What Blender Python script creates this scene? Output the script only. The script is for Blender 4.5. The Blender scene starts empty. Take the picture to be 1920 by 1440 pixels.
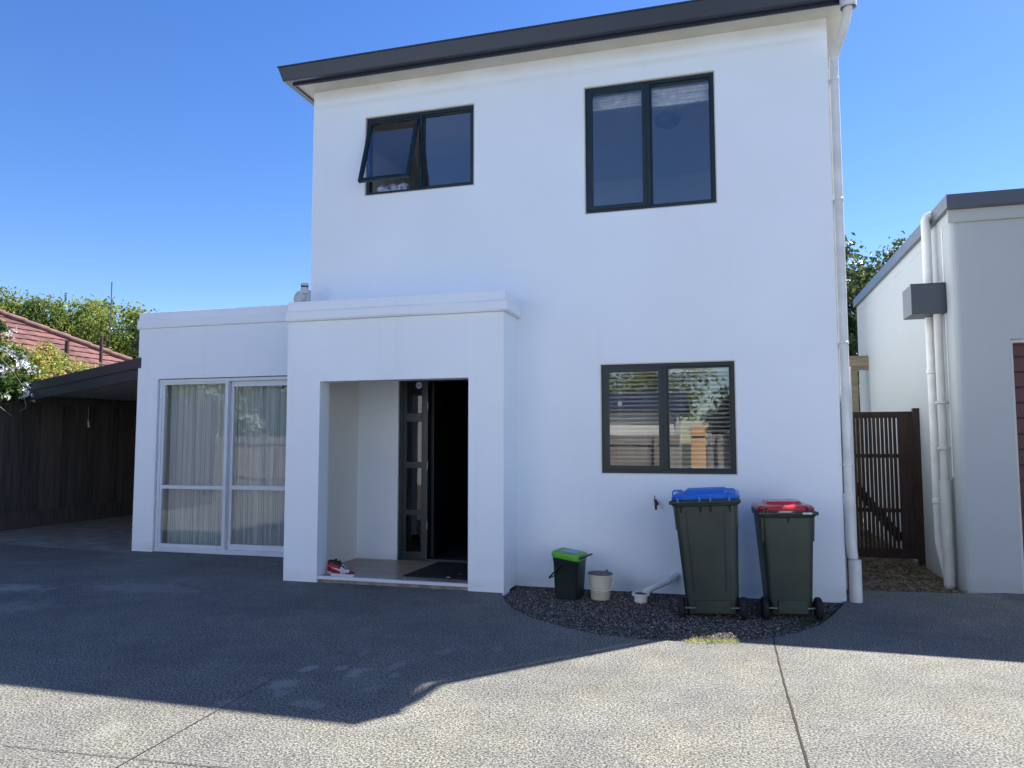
import bpy, bmesh, math, random
import numpy as np
from mathutils import Vector, Matrix
R = math.radians
random.seed(7)
S = bpy.context.scene
COL = S.collection

# ------------------------------------------------------------------ camera, sky, sun, exposure
yaw, pitch, roll, FPX, EYE = 0.281017532, 0.0762337758, -0.00158096762, 1404.37, 1.55
cf = Vector((-math.sin(yaw)*math.cos(pitch), math.cos(yaw)*math.cos(pitch), math.sin(pitch)))
cr = Vector((math.cos(yaw), math.sin(yaw), 0)); cu = cr.cross(cf)
r2 = cr*math.cos(roll)+cu*math.sin(roll); u2 = -cr*math.sin(roll)+cu*math.cos(roll)
cam = bpy.data.objects.new("camera", bpy.data.cameras.new("camera")); COL.objects.link(cam)
M = Matrix((r2, u2, -cf)).transposed().to_4x4(); M.translation = (0, 0, EYE)
cam.matrix_world = M
cam.data.sensor_width = 36; cam.data.lens = 36*FPX/1920; cam.data.clip_end = 2000; cam.data.clip_start = 0.05
S.camera = cam

SUN_AZ, SUN_EL = R(41.0), R(50.5)        # azimuth from +Y towards +X
w = bpy.data.worlds.new("World"); S.world = w; w.use_nodes = True
wn = w.node_tree.nodes; wl = w.node_tree.links
sky = wn.new("ShaderNodeTexSky"); sky.sky_type = 'NISHITA'; sky.sun_disc = False
sky.sun_elevation = SUN_EL; sky.sun_rotation = SUN_AZ
sky.altitude = 0; sky.air_density = 1.0; sky.dust_density = 0.15; sky.ozone_density = 3.5
hs = wn.new("ShaderNodeHueSaturation"); hs.inputs["Hue"].default_value = .513; hs.inputs["Saturation"].default_value = 1.25; hs.inputs["Value"].default_value = .745
wl.new(sky.outputs[0], hs.inputs["Color"]); wl.new(hs.outputs[0], wn["Background"].inputs[0]); wn["Background"].inputs[1].default_value = 0.10
sun = bpy.data.objects.new("sun", bpy.data.lights.new("sun", 'SUN')); COL.objects.link(sun)
sun.data.energy = 5.0; sun.data.angle = R(0.5); sun.data.color = (1.0, 0.96, 0.90)
sd = Vector((math.sin(SUN_AZ)*math.cos(SUN_EL), math.cos(SUN_AZ)*math.cos(SUN_EL), math.sin(SUN_EL)))
sun.rotation_euler = sd.to_track_quat('Z', 'Y').to_euler()
S.view_settings.view_transform = 'Standard'; S.view_settings.look = 'None'
S.view_settings.exposure = 1.45; S.view_settings.gamma = 1.0; S.view_settings.use_curve_mapping = False
S.render.engine = 'CYCLES'
S.cycles.max_bounces = 8; S.cycles.diffuse_bounces = 5; S.cycles.transparent_max_bounces = 16

# ------------------------------------------------------------------ materials
def mat(name, col, rough=0.6, var=0.12, scale=6.0, bump=0.0, bscale=80.0, spec=0.4, metal=0.0, col2=None, stretch=None, detail=6, coord='Object', coat=0.0, bdist=0.01):
    m = bpy.data.materials.new(name); m.use_nodes = True
    n = m.node_tree.nodes; l = m.node_tree.links; b = n["Principled BSDF"]
    tc = n.new("ShaderNodeTexCoord"); mp = n.new("ShaderNodeMapping"); l.new(tc.outputs[coord], mp.inputs[0])
    if stretch: mp.inputs['Scale'].default_value = stretch
    ns = n.new("ShaderNodeTexNoise"); ns.inputs['Scale'].default_value = scale; ns.inputs['Detail'].default_value = detail
    l.new(mp.outputs[0], ns.inputs['Vector'])
    rp = n.new("ShaderNodeValToRGB"); rp.color_ramp.elements[0].position = 0.3; rp.color_ramp.elements[1].position = 0.7
    c = col; c2 = col2 if col2 else tuple(x*(1-var) for x in c); c1 = c if col2 else tuple(min(1, x*(1+var*0.4)) for x in c)
    rp.color_ramp.elements[0].color = (*c2, 1); rp.color_ramp.elements[1].color = (*c1, 1)
    l.new(ns.outputs[0], rp.inputs[0]); l.new(rp.outputs[0], b.inputs['Base Color'])
    b.inputs['Roughness'].default_value = rough; b.inputs['Specular IOR Level'].default_value = spec
    b.inputs['Metallic'].default_value = metal; b.inputs['Coat Weight'].default_value = coat
    if bump:
        n2 = n.new("ShaderNodeTexNoise"); n2.inputs['Scale'].default_value = bscale; n2.inputs['Detail'].default_value = 4
        l.new(mp.outputs[0], n2.inputs['Vector'])
        bp = n.new("ShaderNodeBump"); bp.inputs['Strength'].default_value = bump; bp.inputs['Distance'].default_value = bdist
        l.new(n2.outputs[0], bp.inputs['Height']); l.new(bp.outputs[0], b.inputs['Normal'])
    m["b"] = 0
    return m

def plaster(name, col, stain=(0.50, 0.44, 0.32), zs=()):
    """painted plaster: fine float texture, faint large mottling, vertical runs of dirt, thin stain lines at given heights"""
    m = bpy.data.materials.new(name); m.use_nodes = True
    n = m.node_tree.nodes; l = m.node_tree.links; b = n["Principled BSDF"]
    g = n.new("ShaderNodeNewGeometry")
    def noise(sc, vecscale, det=5):
        mp = n.new("ShaderNodeMapping"); mp.inputs['Scale'].default_value = vecscale; l.new(g.outputs['Position'], mp.inputs[0])
        t = n.new("ShaderNodeTexNoise"); t.inputs['Scale'].default_value = sc; t.inputs['Detail'].default_value = det
        l.new(mp.outputs[0], t.inputs['Vector']); return t.outputs[0]
    def ramp(src, a, b_, v0, v1):
        r = n.new("ShaderNodeMapRange"); l.new(src, r.inputs[0])
        for i, v in enumerate((a, b_, v0, v1)): r.inputs[i+1].default_value = v
        return r.outputs[0]
    def mix(fac, c1, c2):
        x = n.new("ShaderNodeMix"); x.data_type = 'RGBA'
        if isinstance(fac, float): x.inputs[0].default_value = fac
        else: l.new(fac, x.inputs[0])
        for i, c in ((6, c1), (7, c2)):
            if isinstance(c, tuple): x.inputs[i].default_value = (*c, 1)
            else: l.new(c, x.inputs[i])
        return x.outputs[2]
    def mul(a, b_):
        x = n.new("ShaderNodeMath"); x.operation = 'MULTIPLY'; l.new(a, x.inputs[0])
        if isinstance(b_, float): x.inputs[1].default_value = b_
        else: l.new(b_, x.inputs[1])
        return x.outputs[0]
    c = mix(ramp(noise(0.7, (1, 1, 1)), .35, .65, 0, 1), tuple(x*.95 for x in col), col)
    runs = ramp(noise(1.0, (7, 7, .35), 6), .60, .80, 0, .14)
    c = mix(runs, c, tuple(x*.72 for x in (col[0]*1.0, col[1]*.98, col[2]*.92)))
    sep = n.new("ShaderNodeSeparateXYZ"); l.new(g.outputs['Position'], sep.inputs[0])
    for z0, wd, amt in zs:
        d = n.new("ShaderNodeMath"); d.operation = 'SUBTRACT'; l.new(sep.outputs[2], d.inputs[0]); d.inputs[1].default_value = z0
        a = n.new("ShaderNodeMath"); a.operation = 'ABSOLUTE'; l.new(d.outputs[0], a.inputs[0])
        band = ramp(a.outputs[0], 0, wd, amt, 0)
        c = mix(mul(band, ramp(noise(1.6, (1, 1, 1), 6), .35, .65, .25, 1)), c, stain)
    l.new(c, b.inputs['Base Color']); b.inputs['Roughness'].default_value = .78; b.inputs['Specular IOR Level'].default_value = .25
    bp = n.new("ShaderNodeBump"); bp.inputs['Strength'].default_value = .22; bp.inputs['Distance'].default_value = .004
    add = n.new("ShaderNodeMath"); add.operation = 'ADD'; l.new(noise(140, (1, 1, 1), 3), add.inputs[0]); l.new(mul(noise(9, (1, 1, 1), 3), 2.5), add.inputs[1])
    l.new(add.outputs[0], bp.inputs['Height']); l.new(bp.outputs[0], b.inputs['Normal'])
    return m

def glass(name, tint=(0.85, 0.9, 0.9), boost=1.0, base=0.02):
    m = bpy.data.materials.new(name); m.use_nodes = True
    n = m.node_tree.nodes; l = m.node_tree.links
    for x in list(n):
        if x.type == 'BSDF_PRINCIPLED': n.remove(x)
    out = [x for x in n if x.type == 'OUTPUT_MATERIAL'][0]
    tr = n.new("ShaderNodeBsdfTransparent"); tr.inputs[0].default_value = (*tint, 1)
    gl = n.new("ShaderNodeBsdfGlossy"); gl.inputs['Roughness'].default_value = 0.01
    tc = n.new("ShaderNodeTexCoord"); ns = n.new("ShaderNodeTexNoise"); ns.inputs['Scale'].default_value = 1.3
    l.new(tc.outputs['Object'], ns.inputs['Vector'])
    bp = n.new("ShaderNodeBump"); bp.inputs['Strength'].default_value = .05; bp.inputs['Distance'].default_value = .02
    l.new(ns.outputs[0], bp.inputs['Height']); l.new(bp.outputs[0], gl.inputs['Normal'])
    fr = n.new("ShaderNodeFresnel"); ge = n.new("ShaderNodeNewGeometry"); mi = n.new("ShaderNodeMapRange"); mi.inputs[3].default_value = 1.52; mi.inputs[4].default_value = 1/1.52; l.new(ge.outputs['Backfacing'], mi.inputs[0]); l.new(mi.outputs[0], fr.inputs[0])
    ml = n.new("ShaderNodeMath"); ml.operation = 'MULTIPLY_ADD'; l.new(fr.outputs[0], ml.inputs[0]); ml.inputs[1].default_value = 1.9*boost; ml.inputs[2].default_value = base
    ml.use_clamp = True
    mx = n.new("ShaderNodeMixShader"); l.new(ml.outputs[0], mx.inputs[0]); l.new(tr.outputs[0], mx.inputs[1]); l.new(gl.outputs[0], mx.inputs[2])
    l.new(mx.outputs[0], out.inputs[0])
    return m

def leafmat(name, c1, c2, c3, rough=.45, trans=.35, scale=1.2):
    m = bpy.data.materials.new(name); m.use_nodes = True
    n = m.node_tree.nodes; l = m.node_tree.links; b = n["Principled BSDF"]
    out = [x for x in n if x.type == 'OUTPUT_MATERIAL'][0]
    g = n.new("ShaderNodeNewGeometry"); rp = n.new("ShaderNodeValToRGB")
    e = rp.color_ramp.elements; e[0].color = (*c1, 1); e[1].color = (*c3, 1); k = e.new(.5); k.color = (*c2, 1)
    ns = n.new("ShaderNodeTexNoise"); ns.inputs['Scale'].default_value = scale; l.new(g.outputs['Position'], ns.inputs['Vector'])
    a = n.new("ShaderNodeMath"); a.operation = 'MULTIPLY_ADD'; l.new(g.outputs['Random Per Island'], a.inputs[0]); a.inputs[1].default_value = .6
    s = n.new("ShaderNodeMath"); s.operation = 'MULTIPLY_ADD'; l.new(ns.outputs[0], s.inputs[0]); s.inputs[1].default_value = 1.6; s.inputs[2].default_value = -.6
    l.new(s.outputs[0], a.inputs[2]); l.new(a.outputs[0], rp.inputs[0]); l.new(rp.outputs[0], b.inputs['Base Color'])
    b.inputs['Roughness'].default_value = rough; b.inputs['Specular IOR Level'].default_value = .35
    t = n.new("ShaderNodeBsdfTranslucent"); l.new(rp.outputs[0], t.inputs[0])
    mx = n.new("ShaderNodeMixShader"); mx.inputs[0].default_value = trans; l.new(b.outputs[0], mx.inputs[1]); l.new(t.outputs[0], mx.inputs[2])
    l.new(mx.outputs[0], out.inputs[0])
    return m

def woodmat(name, c1, c2, axis='Z', rough=.8, island=.35, grain=14):
    m = bpy.data.materials.new(name); m.use_nodes = True
    n = m.node_tree.nodes; l = m.node_tree.links; b = n["Principled BSDF"]
    g = n.new("ShaderNodeNewGeometry"); mp = n.new("ShaderNodeMapping"); l.new(g.outputs['Position'], mp.inputs[0])
    sc = {'Z': (1, 1, .06), 'X': (.06, 1, 1), 'Y': (1, .06, 1)}[axis]; mp.inputs['Scale'].default_value = sc
    ns = n.new("ShaderNodeTexNoise"); ns.inputs['Scale'].default_value = grain*2; ns.inputs['Detail'].default_value = 8; l.new(mp.outputs[0], ns.inputs['Vector'])
    a = n.new("ShaderNodeMath"); a.operation = 'MULTIPLY_ADD'; l.new(g.outputs['Random Per Island'], a.inputs[0]); a.inputs[1].default_value = island
    l.new(ns.outputs[0], a.inputs[2]); s = n.new("ShaderNodeMath"); s.operation = 'SUBTRACT'; l.new(a.outputs[0], s.inputs[0]); s.inputs[1].default_value = island/2
    rp = n.new("ShaderNodeValToRGB"); rp.color_ramp.elements[0].position = .25; rp.color_ramp.elements[1].position = .75
    rp.color_ramp.elements[0].color = (*c1, 1); rp.color_ramp.elements[1].color = (*c2, 1)
    l.new(s.outputs[0], rp.inputs[0]); l.new(rp.outputs[0], b.inputs['Base Color']); b.inputs['Roughness'].default_value = rough
    b.inputs['Specular IOR Level'].default_value = .25
    bp = n.new("ShaderNodeBump"); bp.inputs['Strength'].default_value = .4; bp.inputs['Distance'].default_value = .004
    l.new(ns.outputs[0], bp.inputs['Height']); l.new(bp.outputs[0], b.inputs['Normal'])
    return m

def aggregate(name, dark, light, joints=True):
    """exposed aggregate concrete: pale pebbles in a darker matrix, big mottling, pale blotches"""
    m = bpy.data.materials.new(name); m.use_nodes = True
    n = m.node_tree.nodes; l = m.node_tree.links; b = n["Principled BSDF"]
    g = n.new("ShaderNodeNewGeometry")
    def N(t, sc, det=4, rough=.6):
        x = n.new("ShaderNodeTexNoise"); x.inputs['Scale'].default_value = sc; x.inputs['Detail'].default_value = det; x.inputs['Roughness'].default_value = rough
        l.new(g.outputs['Position'], x.inputs['Vector']); return x.outputs[0]
    def MR(src, a, b_, v0, v1):
        r = n.new("ShaderNodeMapRange"); l.new(src, r.inputs[0])
        for i, v in enumerate((a, b_, v0, v1)): r.inputs[i+1].default_value = v
        return r.outputs[0]
    def MX(f, c1, c2, bt='MIX'):
        x = n.new("ShaderNodeMix"); x.data_type = 'RGBA'; x.blend_type = bt
        if isinstance(f, float): x.inputs[0].default_value = f
        else: l.new(f, x.inputs[0])
        for i, c in ((6, c1), (7, c2)):
            if isinstance(c, tuple): x.inputs[i].default_value = (*c, 1)
            else: l.new(c, x.inputs[i])
        return x.outputs[2]
    v = n.new("ShaderNodeTexVoronoi"); v.inputs['Scale'].default_value = 88; l.new(g.outputs['Position'], v.inputs['Vector'])
    sp = n.new("ShaderNodeSeparateColor"); l.new(v.outputs['Color'], sp.inputs[0])
    stone = MX(MR(sp.outputs[0], .1, .9, 0, 1), tuple(x*.55 for x in light), tuple(min(1, x*1.22) for x in light))
    edge = MR(v.outputs['Distance'], .30, .62, 1, 0)
    pres = n.new("ShaderNodeMath"); pres.operation = 'MULTIPLY'; l.new(edge, pres.inputs[0]); l.new(MR(sp.outputs[1], .10, .40, 0, 1), pres.inputs[1])
    c = MX(pres.outputs[0], dark, stone)
    c = MX(.72, c, MX(MR(N(0, 76, 3, .6), .42, .58, 0, 1), tuple(x*.52 for x in dark), tuple(x*1.32 for x in light)))
    c = MX(MR(N(0, 30, 5, .7), .50, .68, 0, .5), c, tuple(x*.72 for x in dark))
    c = MX(1.0, c, MX(MR(N(0, 1.7, 4, .5), .4, .7, 0, 1), (1, 1, 1), (1.04, 1.02, .95)), 'MULTIPLY')
    c = MX(1.0, c, MX(MR(N(0, .9, 6, .65), .35, .68, 0, 1), (.78, .78, .80), (1.16, 1.14, 1.08)), 'MULTIPLY')
    c = MX(1.0, c, MX(MR(N(0, 4.5, 5, .6), .35, .7, 0, 1), (.88, .88, .88), (1.1, 1.1, 1.08)), 'MULTIPLY')
    # pale blotches, each with a place of its own
    wob = n.new("ShaderNodeTexNoise"); wob.inputs['Scale'].default_value = 7; wob.inputs['Detail'].default_value = 5; l.new(g.outputs['Position'], wob.inputs['Vector'])
    for (x, y, rx, ry, amt) in BLOTCH:
        sb = n.new("ShaderNodeVectorMath"); sb.operation = 'SUBTRACT'; l.new(g.outputs['Position'], sb.inputs[0]); sb.inputs[1].default_value = (x, y, 0)
        sc = n.new("ShaderNodeVectorMath"); sc.operation = 'MULTIPLY'; l.new(sb.outputs[0], sc.inputs[0]); sc.inputs[1].default_value = (1/rx, 1/ry, 0)
        ln = n.new("ShaderNodeVectorMath"); ln.operation = 'LENGTH'; l.new(sc.outputs[0], ln.inputs[0])
        ad = n.new("ShaderNodeMath"); ad.operation = 'MULTIPLY_ADD'; l.new(wob.outputs[0], ad.inputs[0]); ad.inputs[1].default_value = 2.6; l.new(ln.outputs[1], ad.inputs[2])
        f = MR(ad.outputs[0], 1.7, 2.3, amt, 0)
        c = MX(f, c, tuple(min(1, q*1.25) for q in light))
    l.new(c, b.inputs['Base Color']); b.inputs['Roughness'].default_value = .85; b.inputs['Specular IOR Level'].default_value = .3
    bp = n.new("ShaderNodeBump"); bp.inputs['Strength'].default_value = .55; bp.inputs['Distance'].default_value = .006
    l.new(pres.outputs[0], bp.inputs['Height']); l.new(bp.outputs[0], b.inputs['Normal'])
    return m
BLOTCH = [(-2.80, 4.66, .055, .10, .6), (-2.58, 4.74, .06, .09, .5), (-2.46, 4.66, .09, .13, .65), (-2.25, 4.88, .05, .12, .45), (-2.18, 4.7, .05, .08, .4), (-2.78, 4.33, .10, .12, .5), (-2.68, 4.15, .07, .09, .35), (-2.2, 4.42, .07, .11, .4), (-2.42, 4.05, .12, .08, .35),
          (-2.05, 5.3, .06, .11, .3), (-2.62, 5.15, .05, .1, .3), (-1.7, 5.5, .06, .1, .25), (-7.35, 6.35, .5, .24, .7), (-6.0, 6.7, .9, .3, .35), (-3.25, 3.4, .12, .12, .22), (-2.9, 3.95, .07, .12, .3), (-6.6, 5.6, .5, .3, .3)]

M_PL = plaster("white_plaster", (.835, .885, .93), zs=((5.83, .10, .55), (5.68, .05, .2), (0.05, .10, .30)))
M_PLC = plaster("cornice_plaster", (.835, .88, .92), stain=(.42, .40, .36), zs=((3.03, .015, .35), (2.925, .02, .5), (3.19, .02, .4)))
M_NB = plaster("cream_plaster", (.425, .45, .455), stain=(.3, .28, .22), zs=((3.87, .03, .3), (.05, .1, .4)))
M_ALC = plaster("alcove_plaster", (.76, .77, .74))
M_SOF = mat("soffit_paint", (.66, .62, .53), .7, .1, 3, .05)
M_FOOT = mat("footing_concrete", (.27, .225, .185), .9, .4, 9, .4, 60)
M_GUT = mat("charcoal_steel", (.025, .032, .052), .38, .10, 1.2, 0, spec=.5)
M_ROOFM = mat("dark_roofing", (.035, .05, .06), .45, .3, 3)
M_GREEN = mat("dark_green_joinery", (.010, .022, .026), .38, .3, 5, 0, spec=.5)
M_BLKINT = mat("hall_shade_paint", (.06, .05, .048), .8, .3, 2)  # hall's shade put into the paint colour
M_DOOR = mat("dark_front_door", (.008, .011, .015), .5, .3, 3)
M_ALU = mat("white_aluminium", (.66, .69, .74), .4, .06, 4, 0, spec=.5)
M_PVC = mat("white_pvc", (.74, .73, .70), .38, .16, 5, 0, spec=.45)
M_PVCG = mat("grey_painted_pvc", (.56, .55, .51), .45, .12, 5, 0, spec=.4)
M_RM = mat("room_paint", (.82, .81, .78), .9, .06, 2)
M_RMW = mat("room_ceiling_paint", (.82, .82, .80), .9, .04, 2)
M_RMF = mat("room_carpet", (.30, .28, .25), .95, .2, 30)
M_GL = glass("window_glass", (.98, .98, .98), boost=.95, base=.05)
M_GLD = glass("door_glass", (.5, .42, .36), boost=.7, base=.01)  # brown tint imitates the brown reflection in the sidelight
M_GLS = glass("slider_glass", (.97, .98, .98), boost=.72, base=.012)
M_TILE = mat("porch_tile", (.40, .31, .24), .35, .25, 5, .1, 40, spec=.5, col2=(.24, .18, .14))
M_MAT = mat("black_doormat", (.012, .012, .014), .95, .5, 60, .8, 220)
M_BIN = mat("dark_green_plastic", (.030, .046, .036), .42, .25, 2.2, .10, 120, spec=.5, col2=(.012, .024, .019), detail=9)
M_BLUE = mat("blue_plastic", (.016, .165, .62), .36, .18, 4, 0, spec=.5)
M_RED = mat("red_plastic", (.50, .018, .025), .25, .25, 5, 0, spec=.6, coat=.3)
M_TYRE = mat("black_rubber", (.012, .012, .013), .75, .3, 20, .2)
M_STEEL = mat("axle_steel", (.25, .26, .28), .4, .3, 12, metal=.8)
M_CAD = mat("black_green_plastic", (.006, .016, .018), .4, .2, 4, spec=.5)
M_LIME = mat("lime_plastic", (.10, .42, .02), .42, .25, 6, spec=.45)
M_CREAM = mat("cream_plastic", (.66, .61, .48), .42, .10, 5, spec=.4)
M_GREYL = mat("dusty_grey_plastic", (.17, .145, .14), .7, .4, 18)
M_BRASS = mat("aged_brass", (.06, .05, .03), .5, .3, 30, metal=.7)
M_FENCE = woodmat("dark_fence_timber", (.055, .050, .048), (.14, .12, .108), 'Z')
M_GATE = woodmat("brown_stained_timber", (.030, .019, .016), (.062, .040, .033), 'Z')
M_PERG = woodmat("weathered_timber", (.16, .13, .09), (.33, .28, .20), 'X')
M_ORNG = woodmat("new_pine", (.42, .23, .10), (.66, .42, .22), 'Z')
M_GREYF = woodmat("grey_weathered_paling", (.16, .14, .12), (.36, .33, .29), 'Z')
M_BARK = mat("bark", (.11, .085, .06), .9, .5, 12, .8, 30)
M_LEAF1 = leafmat("bright_green_leaves", (.055, .10, .02), (.16, .22, .04), (.34, .36, .09), trans=.5)
M_LEAF2 = leafmat("dark_waxy_leaves", (.030, .060, .024), (.075, .125, .042), (.19, .20, .08), rough=.36, trans=.3)
M_LEAF3 = leafmat("yellow_tipped_leaves", (.11, .18, .03), (.34, .37, .07), (.55, .36, .16), scale=3)
M_LEAF4 = leafmat("climber_leaves", (.02, .05, .014), (.06, .12, .03), (.13, .20, .05), rough=.35, scale=4)
M_PETAL = mat("white_petals", (.82, .82, .80), .5, .05, 10)
M_GRASS = leafmat("dry_grass", (.12, .17, .03), (.33, .36, .09), (.52, .48, .20), scale=9)
M_DEAD = leafmat("fallen_leaves", (.14, .08, .04), (.30, .18, .08), (.42, .34, .18), scale=9, trans=.1)
M_AGG = aggregate("exposed_aggregate", (.074, .075, .071), (.248, .244, .222))
M_AGG.name = "exposed_aggregate"
M_JOINT = mat("joint_filler", (.035, .03, .024), .95, .5, 30)
M_SLAB = mat("old_slab_concrete", (.30, .27, .22), .9, .35, 3, .3, 50)
M_SOIL = mat("soil", (.06, .048, .035), .95, .5, 8, .6, 40)
M_EARTH = mat("earth_ground", (.09, .085, .05), .95, .4, .7)
M_MULCH = leafmat("straw_mulch", (.10, .075, .045), (.20, .155, .09), (.33, .26, .15), scale=6, trans=0, rough=.9)
M_STONE = leafmat("gravel_stones", (.034, .029, .025), (.070, .060, .050), (.40, .36, .31), scale=70, trans=0, rough=.75)
M_MAROON = mat("maroon_sheet", (.085, .018, .024), .45, .15, 3, spec=.4)
M_BOX = mat("slate_painted_steel", (.045, .055, .07), .4, .12, 4)

# ------------------------------------------------------------------ mesh helpers
class MB:
    def __init__(s): s.v = []; s.f = []; s.m = []
    def add(s, vs, fs, mi=0):
        o = len(s.v); s.v += [tuple(v) for v in vs]; s.f += [tuple(i+o for i in f) for f in fs]; s.m += [mi]*len(fs); return s
    def box(s, x0, x1, y0, y1, z0, z1, mi=0, T=None):
        vs = [(x, y, z) for z in (z0, z1) for y in (y0, y1) for x in (x0, x1)]
        if T is not None: vs = [T @ Vector(v) for v in vs]
        return s.add(vs, [(0, 2, 3, 1), (4, 5, 7, 6), (0, 1, 5, 4), (2, 6, 7, 3), (0, 4, 6, 2), (1, 3, 7, 5)], mi)
    def tube(s, pts, rad, seg=14, mi=0, cap=True, flat=1.0):
        pts = [Vector(p) for p in pts]; rings = []; n = len(pts)
        rads = rad if isinstance(rad, (list, tuple)) else [rad]*n
        t0 = (pts[1]-pts[0]).normalized(); up = Vector((0, 0, 1)) if abs(t0.z) < .9 else Vector((1, 0, 0))
        a = t0.cross(up).normalized()
        for i, p in enumerate(pts):
            t = ((pts[min(i+1, n-1)]-p).normalized()+(p-pts[max(i-1, 0)]).normalized())
            t.normalize(); a = (a-t*a.dot(t)).normalized(); b = t.cross(a)
            rings.append([p+(a*math.cos(q)*flat+b*math.sin(q))*rads[i] for q in [2*math.pi*k/seg for k in range(seg)]])
        vs = [v for r in rings for v in r]
        fs = [(i*seg+k, i*seg+(k+1) % seg, (i+1)*seg+(k+1) % seg, (i+1)*seg+k) for i in range(n-1) for k in range(seg)]
        if cap: fs += [tuple(range(seg))[::-1], tuple((n-1)*seg+k for k in range(seg))]
        return s.add(vs, fs, mi)
    def lathe(s, prof, c=(0, 0, 0), seg=28, mi=0, T=None):
        vs = []; n = len(prof)
        for r, z in prof:
            for k in range(seg):
                q = 2*math.pi*k/seg; vs.append(Vector((c[0]+r*math.cos(q), c[1]+r*math.sin(q), c[2]+z)))
        if T is not None: vs = [T @ v for v in vs]
        fs = [(i*seg+k, i*seg+(k+1) % seg, (i+1)*seg+(k+1) % seg, (i+1)*seg+k) for i in range(n-1) for k in range(seg)]
        return s.add(vs, fs, mi)
    def loft(s, rings, mi=0, cap=True, mfn=None):
        k = len(rings[0]); vs = [v for r in rings for v in r]; o = len(s.v)
        s.v += [tuple(v) for v in vs]
        for i in range(len(rings)-1):
            for j in range(k):
                s.f.append((o+i*k+j, o+i*k+(j+1) % k, o+(i+1)*k+(j+1) % k, o+(i+1)*k+j)); s.m.append(mfn(i, j) if mfn else mi)
        if cap:
            s.f.append(tuple(o+j for j in range(k))[::-1]); s.m.append(mfn(0, 0) if mfn else mi)
            s.f.append(tuple(o+(len(rings)-1)*k+j for j in range(k))); s.m.append(mfn(len(rings)-2, 0) if mfn else mi)
        return s
    def build(s, name, mats, parent=None, bevel=0, smooth=False, loc=None, seg=2, recalc=True):
        me = bpy.data.meshes.new(name); me.from_pydata(s.v, [], s.f)
        mats = mats if isinstance(mats, (list, tuple)) else [mats]
        for m in mats: me.materials.append(m)
        if len(mats) > 1: me.polygons.foreach_set('material_index', s.m)
        if recalc:
            bm = bmesh.new(); bm.from_mesh(me); bmesh.ops.recalc_face_normals(bm, faces=bm.faces); bm.to_mesh(me); bm.free()
        if smooth:
            me.polygons.foreach_set('use_smooth', [True]*len(me.polygons))
            try: me.set_sharp_from_angle(angle=R(38))
            except Exception: pass
        me.update()
        o = bpy.data.objects.new(name, me); COL.objects.link(o)
        if parent: o.parent = parent
        if loc: o.location = loc
        if bevel:
            b = o.modifiers.new("bevel", 'BEVEL'); b.width = bevel; b.segments = seg; b.limit_method = 'ANGLE'; b.angle_limit = R(40)
            b.harden_normals = False
        return o

def tag(o, label=None, cat=None, group=None, kind=None):
    if label: o["label"] = label
    if cat: o["category"] = cat
    if group: o["group"] = group
    if kind: o["kind"] = kind
    return o
def empty(name, label, cat, loc=(0, 0, 0), group=None, rot=(0, 0, 0)):
    o = bpy.data.objects.new(name, None); COL.objects.link(o); o.location = loc; o.rotation_euler = rot; o.empty_display_size = .1
    return tag(o, label, cat, group)
def root_at(name, label, cat, **k): return empty(name, label, cat, (0, 0, 0), **k)
def bend(pts, r=.08, n=5):
    """round the corners of a polyline"""
    P = [Vector(p) for p in pts]; out = [P[0]]
    for i in range(1, len(P)-1):
        a, b, c = P[i-1], P[i], P[i+1]; d1 = (a-b); d2 = (c-b); rr = min(r, d1.length*.45, d2.length*.45)
        p1 = b+d1.normalized()*rr; p2 = b+d2.normalized()*rr
        for k in range(n+1):
            t = k/n; out.append(p1*(1-t)**2+b*2*t*(1-t)+p2*t*t)
    out.append(P[-1]); return out

def wall_holes(mb, x0, x1, z0, z1, yf, yb, holes):
    xs = sorted({x0, x1, *[h[0] for h in holes], *[h[1] for h in holes]}); zs = sorted({z0, z1, *[h[2] for h in holes], *[h[3] for h in holes]})
    def solid(i, j):
        if i < 0 or j < 0 or i >= len(xs)-1 or j >= len(zs)-1: return False
        cx = (xs[i]+xs[i+1])/2; cz = (zs[j]+zs[j+1])/2
        return not any(h[0] < cx < h[1] and h[2] < cz < h[3] for h in holes)
    for i in range(len(xs)-1):
        for j in range(len(zs)-1):
            if not solid(i, j): continue
            a, b, c, d = xs[i], xs[i+1], zs[j], zs[j+1]
            mb.add([(a, yf, c), (b, yf, c), (b, yf, d), (a, yf, d)], [(0, 1, 2, 3)])
            mb.add([(a, yb, c), (b, yb, c), (b, yb, d), (a, yb, d)], [(3, 2, 1, 0)])
            if not solid(i-1, j): mb.add([(a, yf, c), (a, yf, d), (a, yb, d), (a, yb, c)], [(0, 1, 2, 3)])
            if not solid(i+1, j): mb.add([(b, yf, c), (b, yb, c), (b, yb, d), (b, yf, d)], [(0, 1, 2, 3)])
            if not solid(i, j-1): mb.add([(a, yf, c), (a, yb, c), (b, yb, c), (b, yf, c)], [(0, 1, 2, 3)])
            if not solid(i, j+1): mb.add([(a, yf, d), (b, yf, d), (b, yb, d), (a, yb, d)], [(0, 1, 2, 3)])
def finish_wall(mb, name, m, parent, bevel=0):
    o = mb.build(name, m, parent, recalc=False)
    bm = bmesh.new(); bm.from_mesh(o.data); bmesh.ops.remove_doubles(bm, verts=bm.verts, dist=1e-5)
    bmesh.ops.dissolve_limit(bm, angle_limit=R(1), verts=bm.verts, edges=bm.edges, delimit={'NORMAL'}) if False else None
    bmesh.ops.recalc_face_normals(bm, faces=bm.faces); bm.to_mesh(o.data); bm.free()
    if bevel:
        b = o.modifiers.new("bevel", 'BEVEL'); b.width = bevel; b.segments = 2; b.limit_method = 'ANGLE'; b.angle_limit = R(40)
    return o
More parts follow.
